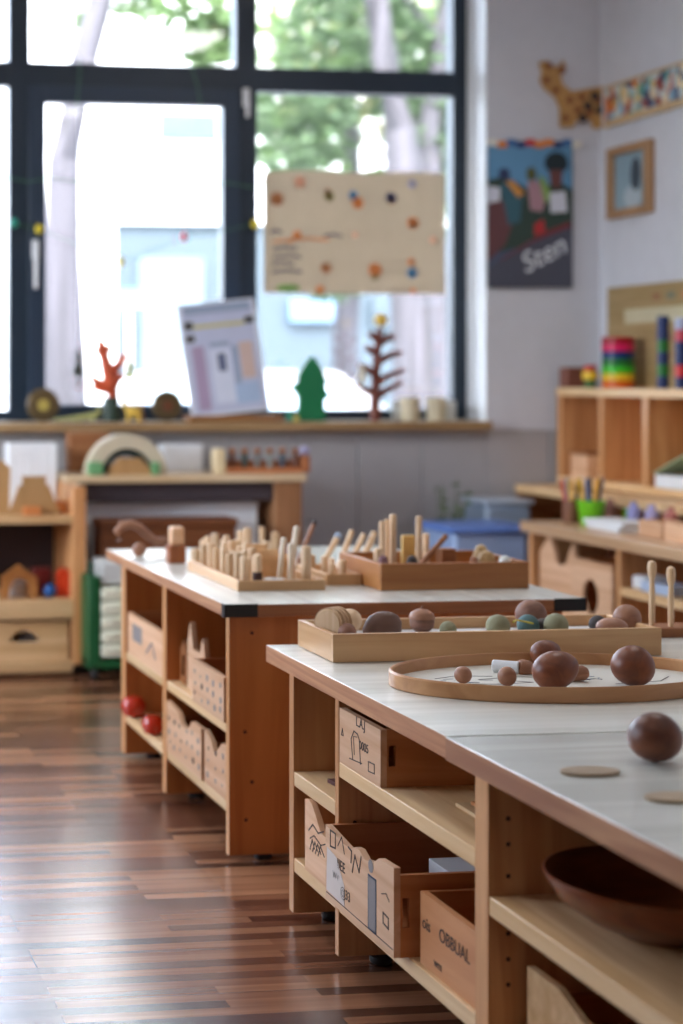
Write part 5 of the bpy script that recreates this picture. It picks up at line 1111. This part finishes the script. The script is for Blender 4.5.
m = MB(); sbm = Matrix.Translation((RX - .012, 0, ZC)) ; m.box(-.006, .006, 5.55 - 6.3, y1 - 6.3, 0, zt3 - ZC)
m.m(1).box(-.0075, -.006, -.25, .5, zt3 - ZC - .16, zt3 - ZC - .10); m.m(2).box(-.0075, -.006, .05, .2, .19, .215); m.m(2).box(-.0075, -.006, -.05, .2, .13, .14); m.m(2).box(-.0075, -.006, -.02, .18, .08, .09)
for k in range(5): m.m([3, 2, 4, 3, 2][k]).box(-.0075, -.006, -.22 + .11 * k, -.16 + .11 * k, zt3 - ZC - .07, zt3 - ZC - .04)
m.build('backboard_sign', [wood('sign_board', (160, 134, 88), (178, 150, 104), 'Y', .6), plain('sign_pale', (196, 188, 156), .6), plain('sign_brown', (150, 108, 74), .6), plain('sign_grey', (120, 124, 104), .6), plain('sign_or', (190, 130, 84), .6)], loc=(RX - .014, 6.3, ZC), local=True, props=T('tan board with faint printed patches standing against the right wall', 'board'))
# inside the cubbies
CZ = zb2 + .0305
hb2 = thing('wooden_block_house', 'pale wooden box with a lid in the far cubby', 'box', (3.60, 6.84, CZ)); m = MB(); m.box(-.07, .07, -.08, .06, 0, .10); m.build('box', CRATE, hb2, local=True, bevel=.003); MB().box(-.075, .075, -.085, .065, .10, .112).build('lid', BROWN, hb2, local=True, bevel=.002)
MB().box(-.04, .04, -.05, .05, 0, .2).build('cream_block', wood('cream_wood', (0,) * 3, (0,) * 3), loc=(3.63, 6.71, CZ), local=True, bevel=.006, props=T('tall cream block beside the lidded box in the far cubby', 'toy block'))
t = thing('document_box', 'white box with a pale green sheet leaning over it in the near cubby', 'box', (3.6, 6.09, CZ))
MB().box(-.07, .09, -.13, .13, 0, .05).build('box', PAPER, t, local=True, bevel=.003)
MB().plate([rect(-.13, -.08, .13, .08)], .006, Matrix.Translation((0.0, 0, .10)) @ Matrix.Rotation(math.radians(-20), 4, 'X') @ Matrix.Rotation(PI / 2, 4, 'Z')).build('green_sheet', plain('pale_green', (160, 180, 140), .6), t, local=True)

# low cabinet in front of the bench
LX, LZ = 3.0, .60; LY0, LY1 = 4.4, 6.2
lc = thing('low_shelf_cabinet', 'low wooden shelf cabinet at the right with pencil cups on top', 'cabinet', (3.1, 5.3, 0))
L1 = BXF - .02
bx('top_board', (LX - .02, L1, LY0, LY1 + .03, LZ - .04, LZ), wood('low_top', (190, 150, 112), (212, 176, 138), 'Y', .35, .5), lc, bevel=.003)
ydiv = onX(618, 580, LX).y
for yy in (LY1, ydiv + .015, LY0 + .035): bx('upright', (LX, L1, yy - .03, yy, .03, LZ - .04), PINE, lc, bevel=.002)
bx('back_panel', (L1 - .012, L1 - .001, LY0, LY1, .03, LZ - .041), BACK, lc)
zsh = onX(640, 592, LX).z
bx('shelf', (LX + .001, L1 - .012, LY0 + .036, ydiv - .0155, zsh - .028, zsh), PINEH, lc, bevel=.002)
for a, b in ((LY0 + .036, ydiv - .0155), (ydiv + .0155, LY1 - .031)): bx('bottom_shelf', (LX + .001, L1 - .012, a, b, .1, .125), PINEH, lc, bevel=.002)
for yy in (LY0 + .1, LY1 - .1): MB().cyl((LX + .06, yy, 0), (LX + .06, yy, .03), .025).build('foot', BLACK, lc)
zc0 = .1255
ca, cbb = onX(571, 580, LX).y, onX(613, 580, LX).y
hz = onX(600, 563, LX).z - zc0
crate('tall box with an oval hole in its face inside the low right cabinet', max(cbb, ydiv + .022), ca - .01, zc0, hz, LX - .004, .22, flat1, hole=(.48, .66, .19, .17), sideh=.98)
MB().plate([[(0, 0), (.3, 0), (.3, .3), (.26, .42), (.2, .33), (.14, .33), (.08, .44), (.0, .36)]], .016, MX(LX + .03, 6.15, zc0)).build('forked_cutout', CRATE, loc=(LX + .03, 6.0, zc0), bevel=.002, props=T('fork-topped wooden cut-out at the far end of the low right cabinet', 'toy cut-out'))
ys_ = ydiv - .05; MB().box(-.05, .05, -.045, .045, 0, .045).build('white_bowl_box', PAPER, loc=(LX + .08, ys_ - .03, zsh + .0005), local=True, bevel=.008, props=T('small white box on the shelf of the low right cabinet', 'box'))
ys_ = onX(664, 590, LX + .06).y; MB().box(-.05, .05, -.1, .08, 0, .035).build('pale_blue_folder', plain('pale_blue', (180, 196, 220), .3), loc=(LX + .07, ys_, zsh + .0005), local=True, bevel=.004, props=T('pale blue folder stack on the shelf of the low right cabinet, near end', 'folder'))
# cups with pencils
LT = LZ + .0005
def cup(label, px, py, r0_, r1_, h, mat, name):
    q = onZ(px, py, LZ); m = MB(); m.lathe([(0, 0), (r0_ - .002, 0), (r0_, .003), (r1_, h), (r1_ - .003, h), (r0_ - .004, .006), (0, .005)], seg=32)
    return m.build(name, mat, loc=(q.x, q.y, LT), local=True, props=T(label, 'cup'))
cyA = cup('brown pencil cup beside the bright green one', 571, 523, .030, .031, .085, wood('cup_brown', (116, 76, 58), (140, 94, 72), 'Z', .5), 'pencil_cup')
cyB = cup('bright green pencil cup on the low right cabinet', 591, 525, .038, .052, .092, plain('lime_green', (110, 190, 20), .4), 'pencil_cup')
pc = [(220, 160, 30), (30, 90, 150), (220, 160, 30), (60, 40, 30), (200, 50, 50), (226, 176, 50), (230, 230, 230), (30, 60, 110)]
def pencils(c, n, rad, h, cols_, grp, word):
    pr0 = {}
    for i in range(n):
        a_ = 2 * PI * i / n + .3; d = Vector((math.cos(a_) * .30, math.sin(a_) * .30, 1)).normalized(); col = cols_[i % len(cols_)]
        base = Vector(c.location) + Vector((math.cos(a_) * rad * .25, math.sin(a_) * rad * .25, .012))
        t = thing('pencil', ('%s pencil leaning in the %s cup' + (', the second of that colour' if i == 5 and n == 7 else '')) % ({(220, 160, 30): 'amber yellow', (30, 90, 150): 'blue', (60, 40, 30): 'dark brown', (200, 50, 50): 'red', (226, 176, 50): 'light yellow', (230, 230, 230): 'white', (30, 60, 110): 'navy'}[col], word), 'pencil', base, grp)
        t.rotation_euler = Vector((d.x * .6, d.y * .6, d.z)).to_track_quat('Z', 'Y').to_euler()
        MB().cyl((0, 0, 0), (0, 0, h), .0065, seg=6).build('shaft', plain('pen_%d_%d_%d' % col, col, .4), t, local=True); MB().cyl((0, 0, h), (0, 0, h + .012), .005, .001, 6).build('tip', PEG, t, local=True)
pencils(cyA, 5, .03, .155, [pc[0], pc[1], pc[4], pc[5], pc[3]], 'pencils in the brown cup', 'brown'); pencils(cyB, 7, .05, .165, [pc[0], pc[3], pc[6], pc[5], pc[1], pc[2], pc[7]], 'pencils in the green cup', 'green')
q = onZ(620, 530, LZ)
for k in range(3): sheet('paper_stack', ['lowest sheaf of white papers beside the green cup', 'middle sheaf of white papers beside the green cup', 'top sheaf of white papers beside the green cup'][k], 'paper', q.x - .07, q.x + .07, q.y - .12, q.y + .12, LT + .012 * k, .011, PAPER, .08 * k - .05)
for px, py, w2, h, mat, lab, nm in ((650, 537, .05, .055, CRATE, 'open light wooden box near the papers on the low right cabinet', 'small_wooden_box'), (676, 543, .05, .06, CRATE, 'light wooden box nearest the right edge on the low right cabinet', 'small_wooden_box')):
    q = onZ(px, py, LZ); t = thing(nm, lab, 'box', (q.x + .05, q.y, LT))
    m = MB(); m.box(-.05, .05, -.075, -.067, 0, h).box(-.05, .05, .067, .075, 0, h).box(-.05, -.042, -.067, .067, 0, h).box(.042, .05, -.067, .067, 0, h).box(-.042, .042, -.067, .067, 0, .006); m.build('box', mat, t, local=True, bevel=.001)
q = onZ(641, 527, LZ); MB().lathe([(0, 0), (.026, 0), (.028, .01), (.028, .05), (.02, .058), (0, .06)]).build('green_jar', plain('lime_green', (0, 0, 0)), loc=(q.x + .03, q.y + .13, LT), local=True, props=T('small lime green jar behind the light wooden box', 'jar'))
for k, (px, c) in enumerate(((634, (150, 150, 200)), (652, (170, 160, 200)), (610, (130, 90, 80)), (671, (180, 110, 100)))):
    q = onZ(px, 520, LZ); h_ = .09; X_ = BXF - .05
    y_ = onX(px, 515, X_).y; MB().lathe([(0, 0), (.024, 0), (.025, .004), (.025, h_ * .7), (.012, h_ * .85), (.012, h_), (0, h_)]).build('paint_bottle', plain('bottle_%d' % k, c, .35), loc=(X_, y_, LT), local=True, props=T(['lavender bottle standing behind the papers on the low right cabinet', 'pale violet bottle behind the green jar on the low right cabinet', 'brown bottle right of the green cup on the low right cabinet', 'pinkish bottle behind the last light wooden box'][k], 'bottle'))
# ball and bowl on the end of the bench
q = onY(543, 494, 6.6)
# storage tub by the back wall
tY = 6.35; q0, q1 = onY(452, 528, tY), onY(537, 556, tY)
tu = thing('storage_tub', 'translucent pale tub with a blue rim behind the middle table', 'tub', ((q0.x + q1.x) / 2, tY + .2, 0))
m = MB(); zt4 = q0.z; sx_ = (q1.x - q0.x) / 2; M_ = Matrix.Translation(((q0.x + q1.x) / 2, tY + .19, 0))
m.box(-sx_ + .02, sx_ - .02, -.16, .16, .0, zt4 - .01, M_); m.build('body', plain('pale_blue_plastic', (170, 194, 232), .3, trans=.3), tu, bevel=.02)
m = MB(); m.box(-sx_, sx_, -.18, .18, zt4 - .025, zt4, M_); m.build('rim', plain('blue_plastic', (90, 124, 196), .35), tu, bevel=.008)
q0b, q1b = onY(486, 500, 6.75), onY(532, 530, 6.75)
tu2 = thing('storage_tub', 'tall grey-blue clear tub standing behind the blue-rimmed one', 'tub', ((q0b.x + q1b.x) / 2, 6.85, 0))
bx('body', (q0b.x, q1b.x, 6.75, 6.98, 0, q0b.z - .02), plain('grey_blue_plastic', (150, 166, 186), .3, trans=.2), tu2, bevel=.02); bx('lid', (q0b.x - .008, q1b.x + .008, 6.742, 6.988, q0b.z - .02, q0b.z), plain('grey_lid', (172, 184, 198), .3), tu2, bevel=.006)
# potted plant by the back wall
q = onY(448, 500, 6.8)
pp = thing('potted_plant', 'thin leafy plant in a pot by the back wall behind the middle table', 'plant', (q.x, 6.8, 0))
MB().lathe([(0, 0), (.07, 0), (.075, .01), (.095, .2), (.088, .2), (.07, .18), (0, .18)]).build('pot', plain('pot_grey', (150, 150, 146), .6), pp, local=True)
m = MB(); rr = random.Random(5)
for k in range(7):
    a_ = rr.uniform(0, 6.28); tip = Vector((math.cos(a_) * rr.uniform(.02, .09), math.sin(a_) * .08, rr.uniform(.6, .74))); m.m(0).tube([(0, 0, .18), tip * .5 + Vector((0, 0, .1)), tip], [.004, .003, .002], 5)
    m.m(1)
    for j in range(6):
        c = tip * (.6 + .07 * j) + Vector((rr.uniform(-.03, .03), rr.uniform(-.03, .03), .06 * (1 - j / 6))); q_ = Matrix.Translation(c) @ Matrix.Rotation(rr.uniform(0, 6.3), 4, 'Z') @ Matrix.Rotation(rr.uniform(.3, 1.2), 4, 'X')
        m.plate([[(-.02, 0), (-.008, -.008), (.01, -.008), (.024, 0), (.01, .008), (-.008, .008)]], .001, q_)
m.build('foliage', [plain('stem_green', (90, 110, 60), .6), plain('leaf_soft', (104, 128, 84), .6, trans=.3)], pp, local=True)
